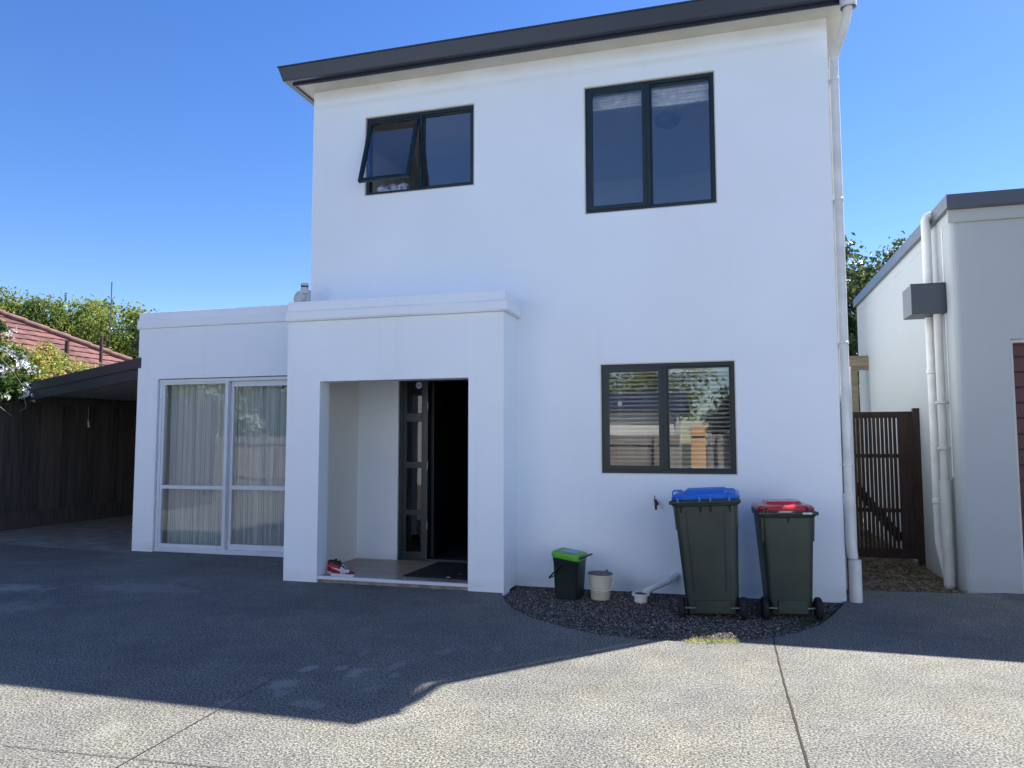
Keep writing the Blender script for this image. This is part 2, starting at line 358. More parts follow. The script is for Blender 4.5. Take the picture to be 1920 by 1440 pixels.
def ring_frame(mb, x0, x1, z0, z1, y0, y1, w, mi=0, wb=None, wt=None):
    wb = wb or w; wt = wt or w
    mb.box(x0, x0+w, y0, y1, z0, z1, mi); mb.box(x1-w, x1, y0, y1, z0, z1, mi)
    mb.box(x0+w, x1-w, y0, y1, z0, z0+wb, mi); mb.box(x0+w, x1-w, y0, y1, z1-wt, z1, mi)

# ------------------------------------------------------------------ the setting
def sheet(name, pts, z, m, kind='structure'):
    me = bpy.data.meshes.new(name); bm = bmesh.new(); f = bm.faces.new([bm.verts.new((x, y, z)) for x, y in pts])
    bmesh.ops.triangulate(bm, faces=[f]); bmesh.ops.recalc_face_normals(bm, faces=bm.faces)
    if bm.faces[0].normal.z < 0 if (bm.faces.ensure_lookup_table() or True) else False: bmesh.ops.reverse_faces(bm, faces=bm.faces)
    bm.to_mesh(me); bm.free(); me.materials.append(m)
    o = bpy.data.objects.new(name, me); COL.objects.link(o); tag(o, kind=kind); return o
sheet("ground", [(-600, -600), (600, -600), (600, 600), (-600, 600)], -.10, M_EARTH)
bed = [(-2.25, 7.42), (-2.12, 7.10), (-1.98, 6.84), (-1.68, 6.49), (-1.34, 6.25), (-1.05, 6.11), (-.71, 6.05), (-.3, 6.08), (.02, 6.18), (.26, 6.35), (.52, 6.63), (.72, 6.96), (.86, 7.35), (1.0, 7.8), (1.08, 8.3)]
drive = [(-30, -9), (30, -9), (30, 8.95), (2.9, 8.95), (2.3, 8.72), (1.7, 8.66), (1.25, 8.6)] + bed[::-1] + [(-2.3, 7.6), (-4.8, 7.6), (-4.8, 9.1), (-8.2, 9.1), (-8.2, 8.72), (-9.2, 8.80), (-10.6, 8.95), (-12.28, 9.35), (-30, 9.35)]
me = bpy.data.meshes.new("driveway"); bm = bmesh.new()
f = bm.faces.new([bm.verts.new((x, y, 0)) for x, y in drive]); f.normal_update()
if f.normal.z < 0: f.normal_flip()
ex = bmesh.ops.extrude_face_region(bm, geom=[f]); bmesh.ops.translate(bm, verts=[v for v in ex['geom'] if isinstance(v, bmesh.types.BMVert)], vec=(0, 0, -.08))
bmesh.ops.recalc_face_normals(bm, faces=bm.faces); bm.to_mesh(me); bm.free(); me.materials.append(M_AGG)
o = bpy.data.objects.new("driveway", me); COL.objects.link(o); tag(o, kind='structure')
sheet("gravel_bed", [(-2.4, 7.3), (-1.2, 5.9), (.1, 5.9), (1.2, 7.2), (1.3, 8.7), (-2.4, 8.7)], -.035, M_SOIL)
sheet("carport_floor", [(-8.22, 8.68), (-12.28, 9.2), (-12.28, 14), (-8.22, 14)], -.006, M_SLAB)
sheet("side_path", [(1.06, 8.4), (2.9, 8.4), (2.9, 16), (1.06, 16)], -.03, M_SOIL)
# joints: dark strips a few mm proud, crooked
def strip(name, pts, wd, m, z=.004):
    mb = MB(); P = []
    for i in range(len(pts)-1):
        a = Vector((*pts[i], 0)); b = Vector((*pts[i+1], 0)); n = max(2, int((b-a).length/.05))
        for k in range(n): P.append(a.lerp(b, k/n))
    P.append(Vector((*pts[-1], 0))); d = (P[-1]-P[0]).normalized(); q = Vector((-d.y, d.x, 0))
    vs = []
    for p in P:
        j = random.uniform(-.12, .12)*wd; w1 = wd*random.uniform(.32, .55)
        vs += [p+q*(j+w1)+Vector((0, 0, z)), p+q*(j-w1)+Vector((0, 0, z))]
    mb.add(vs, [(2*i, 2*i+1, 2*i+3, 2*i+2) for i in range(len(P)-1)])
    o = mb.build(name, m); tag(o, kind='structure')
    return o
strip("driveway_joint", [(.30, 6.36), (.305, 5.2), (.33, 3.9), (.33, -9)], .013, M_JOINT)
strip("driveway_joint", [(-2.90, 4.42), (-2.84, 3.07), (-2.80, -2)], .007, M_JOINT)
strip("driveway_joint", [(-3.6, 3.08), (-2.42, 3.16), (-1.9, 3.2)], .006, M_JOINT)
strip("driveway_joint", [(-6.5, 6.28), (-5.63, 6.70), (-5.2, 6.95)], .010, M_JOINT)

# gravel: thousands of little stones, one stuff object
def in_poly(x, y, P):
    c = False; j = len(P)-1
    for i in range(len(P)):
        if (P[i][1] > y) != (P[j][1] > y) and x < (P[j][0]-P[i][0])*(y-P[i][1])/(P[j][1]-P[i][1])+P[i][0]: c = not c
        j = i
    return c
def stones(name, poly, n, s0, s1, z, m, flat=.6):
    V = []; F = []; xs = [p[0] for p in poly]; ys = [p[1] for p in poly]; k = 0
    base = [(1, 0, 0), (0, 1, 0), (-1, 0, 0), (0, -1, 0), (0, 0, 1), (0, 0, -1)]
    fs = [(0, 1, 4), (1, 2, 4), (2, 3, 4), (3, 0, 4), (1, 0, 5), (2, 1, 5), (3, 2, 5), (0, 3, 5)]
    while k < n:
        x = random.uniform(min(xs), max(xs)); y = random.uniform(min(ys), max(ys))
        if not in_poly(x, y, poly): continue
        s = random.uniform(s0, s1)*(1.5 if random.random() < .06 else 1); a = random.uniform(0, 6.28); e = random.uniform(.55, 1); o = len(V); t = random.uniform(-.4, .4)
        for b in base:
            bx = b[0]*s*(1+random.uniform(-.25, .25)); by = b[1]*s*e*(1+random.uniform(-.25, .25)); bz = b[2]*s*flat+bx*t*.5
            V.append((x+bx*math.cos(a)-by*math.sin(a), y+bx*math.sin(a)+by*math.cos(a), z+bz+random.uniform(0, s*.5)))
        F += [tuple(i+o for i in f) for f in fs]; k += 1
    mb = MB(); mb.v = V; mb.f = F; mb.m = [0]*len(F)
    return mb.build(name, m, recalc=False)
gp = [(x, y) for x, y in bed] + [(1.06, 8.0), (-2.25, 8.0)]
tag(stones("gravel", gp, 27000, .005, .0115, -.028, M_STONE), "dark grey gravel filling the curved bed below the wall", "gravel", kind='stuff')
def litter(name, poly, n, l0, l1, wd, m, z, up=.25, h=0.02):
    V = []; F = []; xs = [p[0] for p in poly]; ys = [p[1] for p in poly]; k = 0
    while k < n:
        x = random.uniform(min(xs), max(xs)); y = random.uniform(min(ys), max(ys))
        if not in_poly(x, y, poly): continue
        L = random.uniform(l0, l1); a = random.uniform(0, 6.28); t = random.uniform(0, up); o = len(V)
        d = Vector((math.cos(a), math.sin(a), t)).normalized(); q = Vector((-math.sin(a), math.cos(a), random.uniform(-.6, .6)))*wd*random.uniform(.5, 1)
        p = Vector((x, y, z+random.uniform(0, h)))
        V += [p-q, p+q, p+d*L+q*.3, p+d*L-q*.3]; F.append((o, o+1, o+2, o+3)); k += 1
    mb = MB(); mb.v = [tuple(v) for v in V]; mb.f = F; mb.m = [0]*len(F); return mb.build(name, m, recalc=False)
tag(litter("mulch", [(1.15, 8.6), (2.3, 8.72), (2.32, 10.9), (2.3, 13.5), (1.15, 13.5)], 6000, .03, .09, .006, M_MULCH, -.028, .5, .03), "dry straw and bark mulch on the strip under the slatted gate", "mulch", kind='stuff')
tag(litter("dry_grass", [(-.36, 6.05), (-.3, 6.16), (0.03, 6.22), (.03, 6.12), (-.2, 6.04)], 520, .02, .06, .003, M_GRASS, -.02, 1.6, .02), "sunlit tuft of dry grass along the gravel edge", "grass", kind='stuff')
tag(litter("weeds", [(.45, 6.75), (.75, 7.05), (.85, 7.35), (.55, 7.1)], 200, .02, .05, .004, M_LEAF4, -.02, 1.6, .01), "low green weeds beside the red lidded bin's wheel", "weeds", kind='stuff')

# ------------------------------------------------------------------ main house
house = root_at("white_house", "two storey white plastered house with dark green windows and an open entrance porch", "house")
XL, XR, YF, ZT = -4.87, 1.06, 8.0, 5.885
W1 = (-4.15, -2.77, 4.51, 5.47); W2 = (-1.46, -.07, 4.05, 5.48); W3 = (-1.31, .07, 1.21, 2.37)
DOOR = (-4.05, -2.68, .05, 2.42)
mb = MB()
hs = [(a-.012, b+.012, c-.012, d+.012) for a, b, c, d in (W1, W2, W3)]
ENT = (-4.63, -2.66, -.02, 2.40)   # entrance recess behind the porch
wall_holes(mb, XL, XR, .048, ZT, YF, YF+.16, hs+[ENT])
finish_wall(mb, "front_wall", M_PL, house)
mb = MB()
mb.box(XL, XL+.16, YF+.16, 14, .02, ZT); mb.build("side_wall", M_PL, house)
mb = MB(); mb.box(XR-.16, XR, YF+.16, 14, .02, ZT); mb.build("side_wall", M_PL, house)
mb = MB(); mb.box(XL, XR, 14, 14.16, .02, ZT); mb.build("back_wall", M_PL, house)
mb = MB(); mb.box(XL+.02, -4.65, YF+.02, 14.1, -.1, .02); mb.box(-2.62, XR-.02, YF+.018, YF+.15, -.1, .05); mb.box(-2.62, XR-.02, YF+.15, 14.1, -.1, .02); mb.build("footing", M_FOOT, house)
# interior shells (rooms seen through the windows)
mb = MB()
mb.box(XL+.16, XR-.16, YF+.16, 14, 2.6, 2.85); mb.build("upper_floor", M_RMF, house)
mb = MB(); mb.box(XL+.16, XR-.16, YF+.16, 14, ZT-.22, ZT-.12); mb.build("ceiling", M_RMW, house)
mb = MB(); mb.box(XL+.16, XR-.16, 11.6, 11.7, 2.85, ZT-.22); mb.box(-2.3, -2.2, YF+.16, 11.6, 2.85, ZT-.22)
mb.box(-2.5, -2.4, YF+.16, 14, .05, 2.6); mb.box(-2.4, XR-.16, 11.6, 11.7, .05, 2.6)
mb.build("inner_wall", M_RM, house)
mb = MB(); mb.box(-2.4, XR-.16, YF+.17, 14, -.1, .05); mb.build("ground_floor", M_RMF, house)
mb = MB()   # hall lining, coloured near black for the hall's shade
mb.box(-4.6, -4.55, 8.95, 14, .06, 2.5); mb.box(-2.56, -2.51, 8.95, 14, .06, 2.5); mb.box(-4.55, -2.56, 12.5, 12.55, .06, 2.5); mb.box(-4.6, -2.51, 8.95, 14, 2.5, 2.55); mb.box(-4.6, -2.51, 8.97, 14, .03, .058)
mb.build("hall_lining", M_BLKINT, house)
# entrance recess
mb = MB()
mb.box(-4.70, -4.615, YF-.30, 8.95, .0, 2.5)          # left cheek, set back behind the pier
mb.build("alcove_side_wall", M_ALC, house)
mb = MB(); mb.box(-2.66, -2.56, YF-.30, 8.95, .0, 2.5); mb.build("alcove_side_wall", M_ALC, house)
mb = MB(); mb.box(-4.615, -4.055, 8.80, 8.95, .06, 2.36); mb.build("alcove_back_wall", M_PL, house)
mb = MB(); mb.box(-4.615, -2.66, YF-.30, 8.95, 2.36, 2.5); mb.build("alcove_ceiling", M_ALC, house)
# porch
PX0, PX1, PY = -4.83, -2.25, 7.48
mb = MB()
wall_holes(mb, PX0, PX1, .0, 2.92, PY, PY+.21, [(-4.41, -2.64, -1, 2.225)])
porch = finish_wall(mb, "porch", M_PL, house)
mb = MB(); mb.box(PX0, PX0+.14, PY+.21, YF-.001, 0, 2.92); mb.box(PX1-.14, PX1, PY+.21, YF-.001, 0, 2.92); mb.box(PX0+.14, PX1-.14, PY+.21, YF-.001, 2.52, 2.92)
mb.build("porch_return", M_PL, porch)
mb = MB()
mb.box(PX0-.012, PX1+.05, PY-.045, YF-.002, 2.915, 3.03); mb.box(PX0+.0, PX1+.02, PY-.015, YF-.002, 3.03, 3.145)
mb.build("cornice", M_PLC, porch, bevel=.006)
mb = MB()
mb.box(-4.615, -2.66, PY+.03, 8.97, -.05, .062); mb.build("porch_floor", M_TILE, porch)
mb = MB(); mb.box(-4.408, -2.642, PY+.015, PY+.032, .035, .068); mb.box(-4.408, -2.642, PY+.032, PY+.06, .0625, .068); mb.build("threshold_strip", M_ALU, porch, bevel=.002)
# footing lump under threshold
mb = MB(); mb.box(-4.408, -2.642, PY+.022, PY+.03, -.02, .035); mb.build("step_face", M_FOOT, porch)

# door set: sidelight + open leaf
fr = MB()
yb0, yb1 = 8.83, 8.93
fr.box(-4.052, -4.0, yb0, yb1, .062, 2.36); fr.box(-3.72, -3.655, yb0-.01, yb1, .062, 2.36); fr.box(-2.72, -2.662, yb0, yb1, .062, 2.36); fr.box(-4.0, -2.72, yb0, yb1, 2.31, 2.36)
fr.box(-4.0, -3.72, yb0, yb1, .062, .16)
df = fr.build("front_door_frame", M_GREEN, house, bevel=.003)
mb = MB(); mb.box(-3.655, -2.72, yb0+.0, yb1+.04, .062, .085); mb.build("door_sill", M_GUT, df, bevel=.003)
sl = MB()
zs = [(.16, .62), (.69, 1.21), (1.29, 1.80), (1.91, 2.31)]
sl.box(-4.0, -3.955, yb0+.012, yb1-.02, .16, 2.31); sl.box(-3.75, -3.72, yb0+.012, yb1-.02, .16, 2.31)
for a, b in ((.62, .69), (1.21, 1.29), (1.80, 1.91)): sl.box(-3.955, -3.75, yb0+.012, yb1-.02, a, b)
sl.build("sidelight", M_GREEN, df, bevel=.003)
for a, b in zs:
    p = MB(); p.box(-3.955, -3.75, 8.87, 8.876, a, b); p.build("pane", M_GLD, df)
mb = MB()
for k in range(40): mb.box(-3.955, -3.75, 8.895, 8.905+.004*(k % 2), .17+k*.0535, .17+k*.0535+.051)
mb.build("sidelight_reflection", mat("painted_reflection_brown", (.10, .045, .035), .6, .35, 8), df)  # slats added behind the panes to imitate a red-brown reflection
mb = MB()
T = Matrix.Translation((-3.655, yb1, 0)) @ Matrix.Rotation(R(99), 4, 'Z')
mb.box(.0, .88, -.04, .0, .09, 2.30, T=T)
for a, b in ((.2, 1.0), (1.1, 2.15)): mb.box(.12, .76, .0, .008, a, b, T=T)
dl = mb.build("front_door", M_DOOR, house, bevel=.004); tag(dl, "dark front door standing open into the hall")
for z in (.45, 1.2, 1.95): mb = MB(); mb.box(-3.662, -3.652, yb0-.016, yb0-.011, z, z+.10); mb.build("hinge", M_STEEL, df)
mb = MB(); mb.tube([T @ Vector((.82, .0, 1.05)), T @ Vector((.82, .05, 1.05)), T @ Vector((.72, .05, 1.05))], .009, 8); mb.build("door_handle", M_STEEL, dl)
# security sticker on the top sidelight pane
def text_mesh(txt, size, m, parent, mat4, name="lettering", ext=.0006):
    cu_ = bpy.data.curves.new("t", 'FONT'); cu_.body = txt; cu_.size = size; cu_.extrude = ext; cu_.align_x = 'CENTER'; cu_.align_y = 'CENTER'
    t = bpy.data.objects.new("t", cu_); COL.objects.link(t); bpy.context.view_layer.update()
    me = bpy.data.meshes.new_from_object(t.evaluated_get(bpy.context.evaluated_depsgraph_get())); bpy.data.objects.remove(t)
    me.materials.clear(); me.materials.append(m); me.transform(mat4)
    o = bpy.data.objects.new(name, me); COL.objects.link(o); o.parent = parent; return o
M_STW = mat("sticker_white", (.55, .6, .7), .5, .05); M_STB = mat("sticker_blue", (.02, .05, .28), .5, .05)
mb = MB(); c = (-3.80, 8.866, 2.265)
def poly_disc(cx, y, cz, r, n, off, th=.001):
    a = [(cx+r*math.cos(off+2*math.pi*k/n), y, cz+r*math.sin(off+2*math.pi*k/n)) for k in range(n)]
    b = [(x, y-th, z) for x, _, z in a]
    return a+b, [tuple(range(n)), tuple(range(n, 2*n))[::-1]]+[(k, (k+1) % n, n+(k+1) % n, n+k) for k in range(n)]
mb.add(*poly_disc(*c, .045, 8, R(22.5))); mb.build("window_sticker", M_STW, df)
text_mesh("ADT", .036, M_STB, df, Matrix.Translation((c[0], c[1]-.002, c[2])) @ Matrix.Rotation(R(90), 4, 'X'))

# windows
def window(nm, W, xm, lab, y0=YF+.028, opened=False):
    x0, x1, z0, z1 = W; f = MB()
    ring_frame(f, x0, x1, z0, z1, y0, y0+.09, .038)
    f.box(xm-.022, xm+.022, y0-.004, y0+.09, z0+.038, z1-.038)
    ring_frame(f, xm+.022, x1-.038, z0+.038, z1-.038, y0+.018, y0+.07, .018)
    wd = f.build("window", M_GREEN, house, bevel=.003); tag(wd, lab)
    p = MB(); p.box(xm+.04, x1-.056, y0+.04, y0+.046, z0+.056, z1-.056); p.build("pane", M_GL, wd)
    sx0, sx1, sz0, sz1 = x0+.036, xm-.02, z0+.036, z1-.036
    H = sz1-sz0; s = MB(); T = Matrix.Translation((0, y0-.012, sz1)) @ Matrix.Rotation(R(-18.5) if opened else 0, 4, 'X')
    def bx(a, b, c_, d, e, g_, o_): o_.box(a, b, c_, d, e, g_, T=T)
    w_ = .045
    for a, b, e, g_ in ((sx0, sx0+w_, -H, 0), (sx1-w_, sx1, -H, 0), (sx0+w_, sx1-w_, -H, -H+w_), (sx0+w_, sx1-w_, -w_, 0)): bx(a, b, 0, .042, e, g_, s)
    s.build("sash", M_GREEN, wd, bevel=.003)
    q = MB(); q.box(sx0+w_, sx1-w_, .018, .024, -H+w_, -w_, T=T); q.build("pane", M_GL, wd)
    if opened:
        for xx in (sx0+.008, sx1-.012):
            st = MB(); e = T @ Vector((xx, .03, -H*.55)); st.tube([(xx, y0+.04, z0+.30), e], .006, 6); st.build("stay_arm", M_STEEL, wd)
    # cream sealant rebate line round the frame
    rb = MB(); ring_frame(rb, x0-.0115, x1+.0115, z0-.0115, z1+.0115, YF+.004, YF+.09, .0113); rb.build("rebate", M_SOF, wd)
    return wd
window("w1", W1, -3.445, "small upper window with its left sash pushed open", opened=True)
window("w2", W2, -.77, "tall upper window with pale blinds drawn up")
window("w3", W3, -.64, "lower window with white slatted blinds behind it")
# stain-catching sill lines
# blinds, room lights, sill things
def vblind(x0, x1, z0, z1, y, lab):
    r = root_at("venetian_blind", lab, "blind", group="venetian blinds in the lower window")
    m = MAT_BL; h = MB(); h.box(x0, x1, y-.02, y+.02, z1-.05, z1); h.build("head_rail", m, r, bevel=.002)
    s = MB(); n = 22
    for k in range(n):
        z = z1-.075-(z1-z0-.1)*k/(n-1); T = Matrix.Translation((0, y, z)) @ Matrix.Rotation(R(-24+random.uniform(-3, 3)), 4, 'X')
        s.box(x0+.004, x1-.004, -.0185, .0185, -.0009, .0009, T=T)
    s.build("slats", m, r)
    c = MB()
    for t in (.2, .68): c.box(x0+(x1-x0)*t-.0015, x0+(x1-x0)*t+.0015, y-.019, y-.0175, z0, z1-.05)
    c.build("ladder_cord", m, r); b = MB(); b.box(x0, x1, y-.014, y+.014, z0, z0+.014); b.build("bottom_rail", m, r, bevel=.002)
    return r
MAT_BL = mat("blind_white", (.88, .87, .83), .5, .06, 5)
b1 = vblind(-1.26, -.67, 1.26, 2.33, YF+.16, "white venetian blind behind the left pane of the lower window")
b2 = vblind(-.61, .03, 1.26, 2.33, YF+.16, "white venetian blind behind the right pane of the lower window")
mb = MB(); mb.tube([(-1.13, YF+.13, 2.28), (-1.125, YF+.13, 1.96)], .002, 6); mb.box(-1.15, -1.105, YF+.125, YF+.135, 1.93, 1.975); mb.tube([(-1.12, YF+.13, 1.93), (-1.10, YF+.13, 1.4)], .003, 6)
mb.build("blind_wand", MAT_BL, b1)
M_FOLD = mat("raised_blind_fabric", (.66, .66, .62), .8, .35, 14, .6, 25)
def rblind(x0, x1, z0, z1, lab):
    m = MB(); n = 5
    for k in range(n):
        a = z0+(z1-z0)*k/n; b = z0+(z1-z0)*(k+1)/n-.003
        m.box(x0, x1, YF+.14+random.uniform(0, .008), YF+.19, a, b)
    o = m.build("roller_blind", M_FOLD, bevel=.006); tag(o, lab, "blind", "raised blinds in the tall upper window")
rblind(-1.405, -.80, 5.27, 5.43, "raised pale blind at the top left of the tall upper window")
rblind(-.745, -.12, 5.23, 5.43, "raised pale blind at the top right of the tall upper window")
mb = MB(); mb.lathe([(.0, -.10), (.08, -.09), (.14, -.06), (.165, -.015), (.17, 0), (.0, 0)], (-.66, 9.45, ZT-.25)); o = mb.build("ceiling_light", mat("opal_glass", (.20, .20, .20), .3, .05), smooth=True)
tag(o, "round opal ceiling light inside the tall upper window", "ceiling light")
M_PAT = mat("patterned_cloth", (.75, .75, .84), .85, .1, 16, .3, 30, col2=(.03, .04, .10), detail=2)
mb = MB(); rings = []
for i in range(9):
    x = -4.06+i*.048; r_ = .085+.012*math.sin(i*2.1); rings.append([Vector((x, 8.22+r_*math.cos(a), 4.575+r_*1.2*math.sin(a)*(1 if math.sin(a) > 0 else .2)+.01)) for a in [2*math.pi*k/12 for k in range(12)]])
mb.loft(rings); o = mb.build("patterned_cloth", M_PAT, smooth=True); tag(o, "folded blue and white patterned cloth on the sill under the open sash", "cloth")
mb = MB(); mb.box(W1[0]+.02, W1[1]-.02, YF+.12, YF+.40, 4.50, 4.562); mb.build("window_board", M_RMW, house)

# roof
ov = dict(f=7.73, l=-5.0, r=1.27)
mb = MB(); mb.box(ov['l']+.02, ov['r']-.02, ov['f']+.02, 14.4, ZT, ZT+.02); roof_parent = None
rf = MB()
x0, x1, y0, y1, z0 = ov['l']-.05, ov['r']+.02, ov['f']-.06, 14.5, 6.045; hp = 1.25
cy = (y0+y1)/2; cx0 = x0+(x1-x0)/2-.3; cx1 = cx0+.6
V = [(x0, y0, z0), (x1, y0, z0), (x1, y1, z0), (x0, y1, z0), (cx0, cy, z0+hp*.8), (cx1, cy, z0+hp*.8)]
rf.add(V, [(0, 1, 5, 4), (1, 2, 5), (2, 3, 4, 5), (3, 0, 4), (3, 2, 1, 0)])
roof = rf.build("roof", M_ROOFM, house)
mb.build("soffit", M_SOF, roof)
fa = MB()
fa.box(ov['l'], ov['r'], ov['f'], ov['f']+.02, ZT-.022, 6.03); fa.box(ov['l'], ov['l']+.02, ov['f']+.02, 14.4, ZT-.022, 6.03); fa.box(ov['r']-.02, ov['r'], ov['f']+.02, 14.4, ZT-.022, 6.03)
fa.build("fascia", M_GUT, roof)
# quarter-round-ish gutter profile swept round front and sides
prof = [(0, 6.0), (0, 5.90), (-.012, 5.893), (-.078, 5.893), (-.086, 5.897), (-.090, 5.91), (-.128, 6.045), (-.138, 6.05), (-.14, 6.062), (-.128, 6.066), (-.118, 6.05), (-.09, 5.95)]
def gutter_run(mb, path, prof, T=lambda p: p):
    rings = []
    for i, (px_, py_, nx, ny) in enumerate(path): rings.append([Vector((px_+nx*(-u), py_+ny*(-u), z)) for u, z in prof])
    k = len(prof); vs = [v for r in rings for v in r]
    mb.add(vs, [(i*k+j, i*k+(j+1) % k, (i+1)*k+(j+1) % k, (i+1)*k+j) for i in range(len(rings)-1) for j in range(k)])
    mb.add(rings[0], [tuple(range(k))]); mb.add(rings[-1], [tuple(range(k))])
g = MB()
gutter_run(g, [(ov['l'], 14.4, -1, 0), (ov['l'], ov['f'], -1, -1), (ov['r']+.01, ov['f'], 0, -1)], prof)
g.build("gutter", M_GUT, roof)

# main downpipe: rainhead elbows at the top right corner
dp = MB()
px_, py_ = 1.115, 7.995
dp.tube(bend([(1.22, 7.68, 5.92), (1.22, 7.68, 5.80), (1.20, 7.78, 5.66), (px_, py_, 5.45), (px_, py_, 1.02)], .06), .043, 18)
dn = dp.build("downpipe", M_PVC, house, smooth=True); tag(dn, "tall white downpipe on the house's right corner")
mb = MB(); mb.lathe([(.075, .0), (.078, .12), (.06, .16), (.043, .17)], (1.22, 7.68, 5.78)); mb.build("rainwater_outlet", M_PVC, dn, smooth=True)
mb = MB(); mb.lathe([(.052, 0), (.055, .02), (.055, .09), (.052, .11)], (px_, py_, .93)); mb.build("pipe_collar", M_PVC, dn, smooth=True)
mb = MB(); mb.tube(bend([(px_, py_, .98), (px_, py_, .52), (px_+.015, py_-.0, .42)], .04), .049, 18); mb.build("lower_pipe", M_PVC, dn, smooth=True)
mb = MB(); mb.tube([(px_+.03, py_, .40), (px_+.03, py_, -.05)], .058, 18); mb.build("ground_socket", M_PVC, dn, smooth=True)
for z in (5.2, 3.95, 2.5, 1.3): mb = MB(); mb.lathe([(.044, 0), (.048, .004), (.048, .026), (.044, .03)], (px_, py_, z)); mb.box(px_-.07, px_-.04, py_, py_+.06, z+.005, z+.025); mb.build("pipe_bracket", M_PVC, dn, smooth=True)
mb = MB(); mb.tube([(px_-.045, 8.05, 5.35), (px_-.045, 8.05, .1)], .012, 8); mb.build("cable_conduit", M_PVCG, house, smooth=True)
mb = MB(); mb.tube([(px_+.055, 8.25, 2.3), (px_+.055, 8.25, .3)], .04, 12); mb.build("waste_pipe", M_PVC, house, smooth=True)

# tap
tp = root_at("garden_tap", "small dark garden tap on the white wall left of the blue lidded bin", "tap")
mb = MB(); mb.tube([(-.74, 8.0, .90), (-.74, 7.93, .90)], .012, 10); mb.tube(bend([(-.74, 7.955, .905), (-.74, 7.90, .90), (-.735, 7.885, .845)], .02), .012, 10); mb.tube([(-.74, 7.93, .90), (-.745, 7.93, .945)], .015, 10); mb.lathe([(.0, 0), (.022, 0), (.022, .006), (0, .006)], (0, 0, 0), T=Matrix.Translation((-.74, 7.995, .90)) @ Matrix.Rotation(R(90), 4, 'X'))
mb.build("spout", M_BRASS, tp, smooth=True)
mb = MB(); mb.box(-.757, -.747, 7.922, 7.932, .94, .985); mb.box(-.765, -.74, 7.915, 7.94, .935, .945); mb.build("handle", M_BRASS, tp, bevel=.002)

# pale fitting on porch parapet
fx = root_at("outdoor_fitting", "small pale rounded fitting standing on the porch parapet at the wall corner", "outdoor fitting")
mb = MB(); T = Matrix.Translation((-4.82, 7.70, 3.235)) @ Matrix.Rotation(R(78), 4, 'X') @ Matrix.Rotation(R(-20), 4, 'Y')
mb.lathe([(.0, -.05), (.05, -.045), (.078, -.01), (.082, .02), (.075, .04), (.055, .05), (.0, .054)], T=T); mb.box(-4.80, -4.74, 7.70, 7.80, 3.15, 3.34); mb.build("lamp_housing", M_PVCG, fx, smooth=True)
mb = MB(); mb.lathe([(0, 0), (.046, 0), (.05, .02), (.045, .05), (.043, .075)], (-4.765, 7.70, 3.285)); mb.build("neck", M_PVCG, fx, smooth=True)
mb = MB(); mb.lathe([(.043, .075), (.042, .092)], (-4.765, 7.70, 3.285)); mb.build("dark_band", M_TYRE, fx, smooth=True)
mb = MB(); mb.lathe([(.046, .092), (.048, .10), (.04, .125), (.0, .135)], (-4.765, 7.70, 3.285)); mb.build("cap", M_PVCG, fx, smooth=True)

# ------------------------------------------------------------------ wing (part of the house)
WY = 8.9; SL = (-7.86, -5.55, .03, 2.44)
mb = MB(); wall_holes(mb, -8.22, XL, .0, 3.19, WY, WY+.18, [(SL[0]-.01, SL[1]+.01, -1, SL[3]+.01)])
wing = finish_wall(mb, "wing_wall", M_PL, house)
mb = MB(); mb.box(-8.22, -8.04, WY+.18, 14, .0, 3.19); mb.box(-8.22, XL, 14, 14.16, 0, 3.19); mb.build("wing_side_wall", M_PL, house)
mb = MB(); mb.box(-8.245, XL-.001, WY-.025, 14.2, 3.185, 3.315); mb.box(-8.225, XL-.001, WY-.008, 14.17, 3.315, 3.42); mb.build("parapet", M_PLC, house, bevel=.006)
mb = MB(); mb.box(-8.04, XL, WY+.18, 14, 2.55, 2.65); mb.build("wing_ceiling", M_RMW, house)
mb = MB(); mb.box(-8.04, XL, WY+.14, 14, -.08, .03); mb.build("wing_floor", M_RMF, house)
mb = MB(); mb.box(-8.04, XL, 12.4, 12.5, .03, 2.55); mb.build("wing_inner_wall", M_RM, house)
# slider
f = MB(); x0, x1, z0, z1 = SL; y0 = WY+.035; xm = -6.70
f.box(x0, x0+.045, y0, y0+.11, z0, z1); f.box(x1-.045, x1, y0, y0+.11, z0, z1); f.box(x0+.045, x1-.045, y0, y0+.11, z1-.045, z1); f.box(x0-.0, x1+.0, y0-.012, y0+.11, z0-.025, z0+.035)
sw = f.build("window", M_ALU, house, bevel=.003); tag(sw, "white framed glazed sliding door with sheer curtains")
f = MB(); yy = y0+.01
f.box(x0+.045, x0+.08, yy, yy+.04, z0+.035, z1-.045); f.box(xm-.05, xm-.0, yy-.02, yy+.04, z0+.035, z1-.045); f.box(x0+.08, xm-.05, yy, yy+.04, z0+.035, z0+.085); f.box(x0+.08, xm-.05, yy, yy+.04, z1-.075, z1-.045); f.box(x0+.08, xm-.05, yy-.003, yy+.04, .885, .935)
f.build("sash", M_ALU, sw, bevel=.003)
p = MB(); p.box(x0+.08, xm-.05, yy+.018, yy+.024, z0+.085, .885); p.box(x0+.08, xm-.05, yy+.018, yy+.024, .935, z1-.075); p.build("pane", M_GLS, sw)
f = MB(); yy = y0+.058
f.box(xm+.0, xm+.045, yy, yy+.04, z0+.035, z1-.045); f.box(x1-.09, x1-.045, yy, yy+.04, z0+.035, z1-.045); f.box(xm+.045, x1-.09, yy, yy+.04, z0+.035, z0+.11); f.box(xm+.045, x1-.09, yy, yy+.04, z1-.12, z1-.045); f.box(xm+.045, x1-.09, yy-.003, yy+.04, .885, .945)
f.build("sash", M_ALU, sw, bevel=.003)
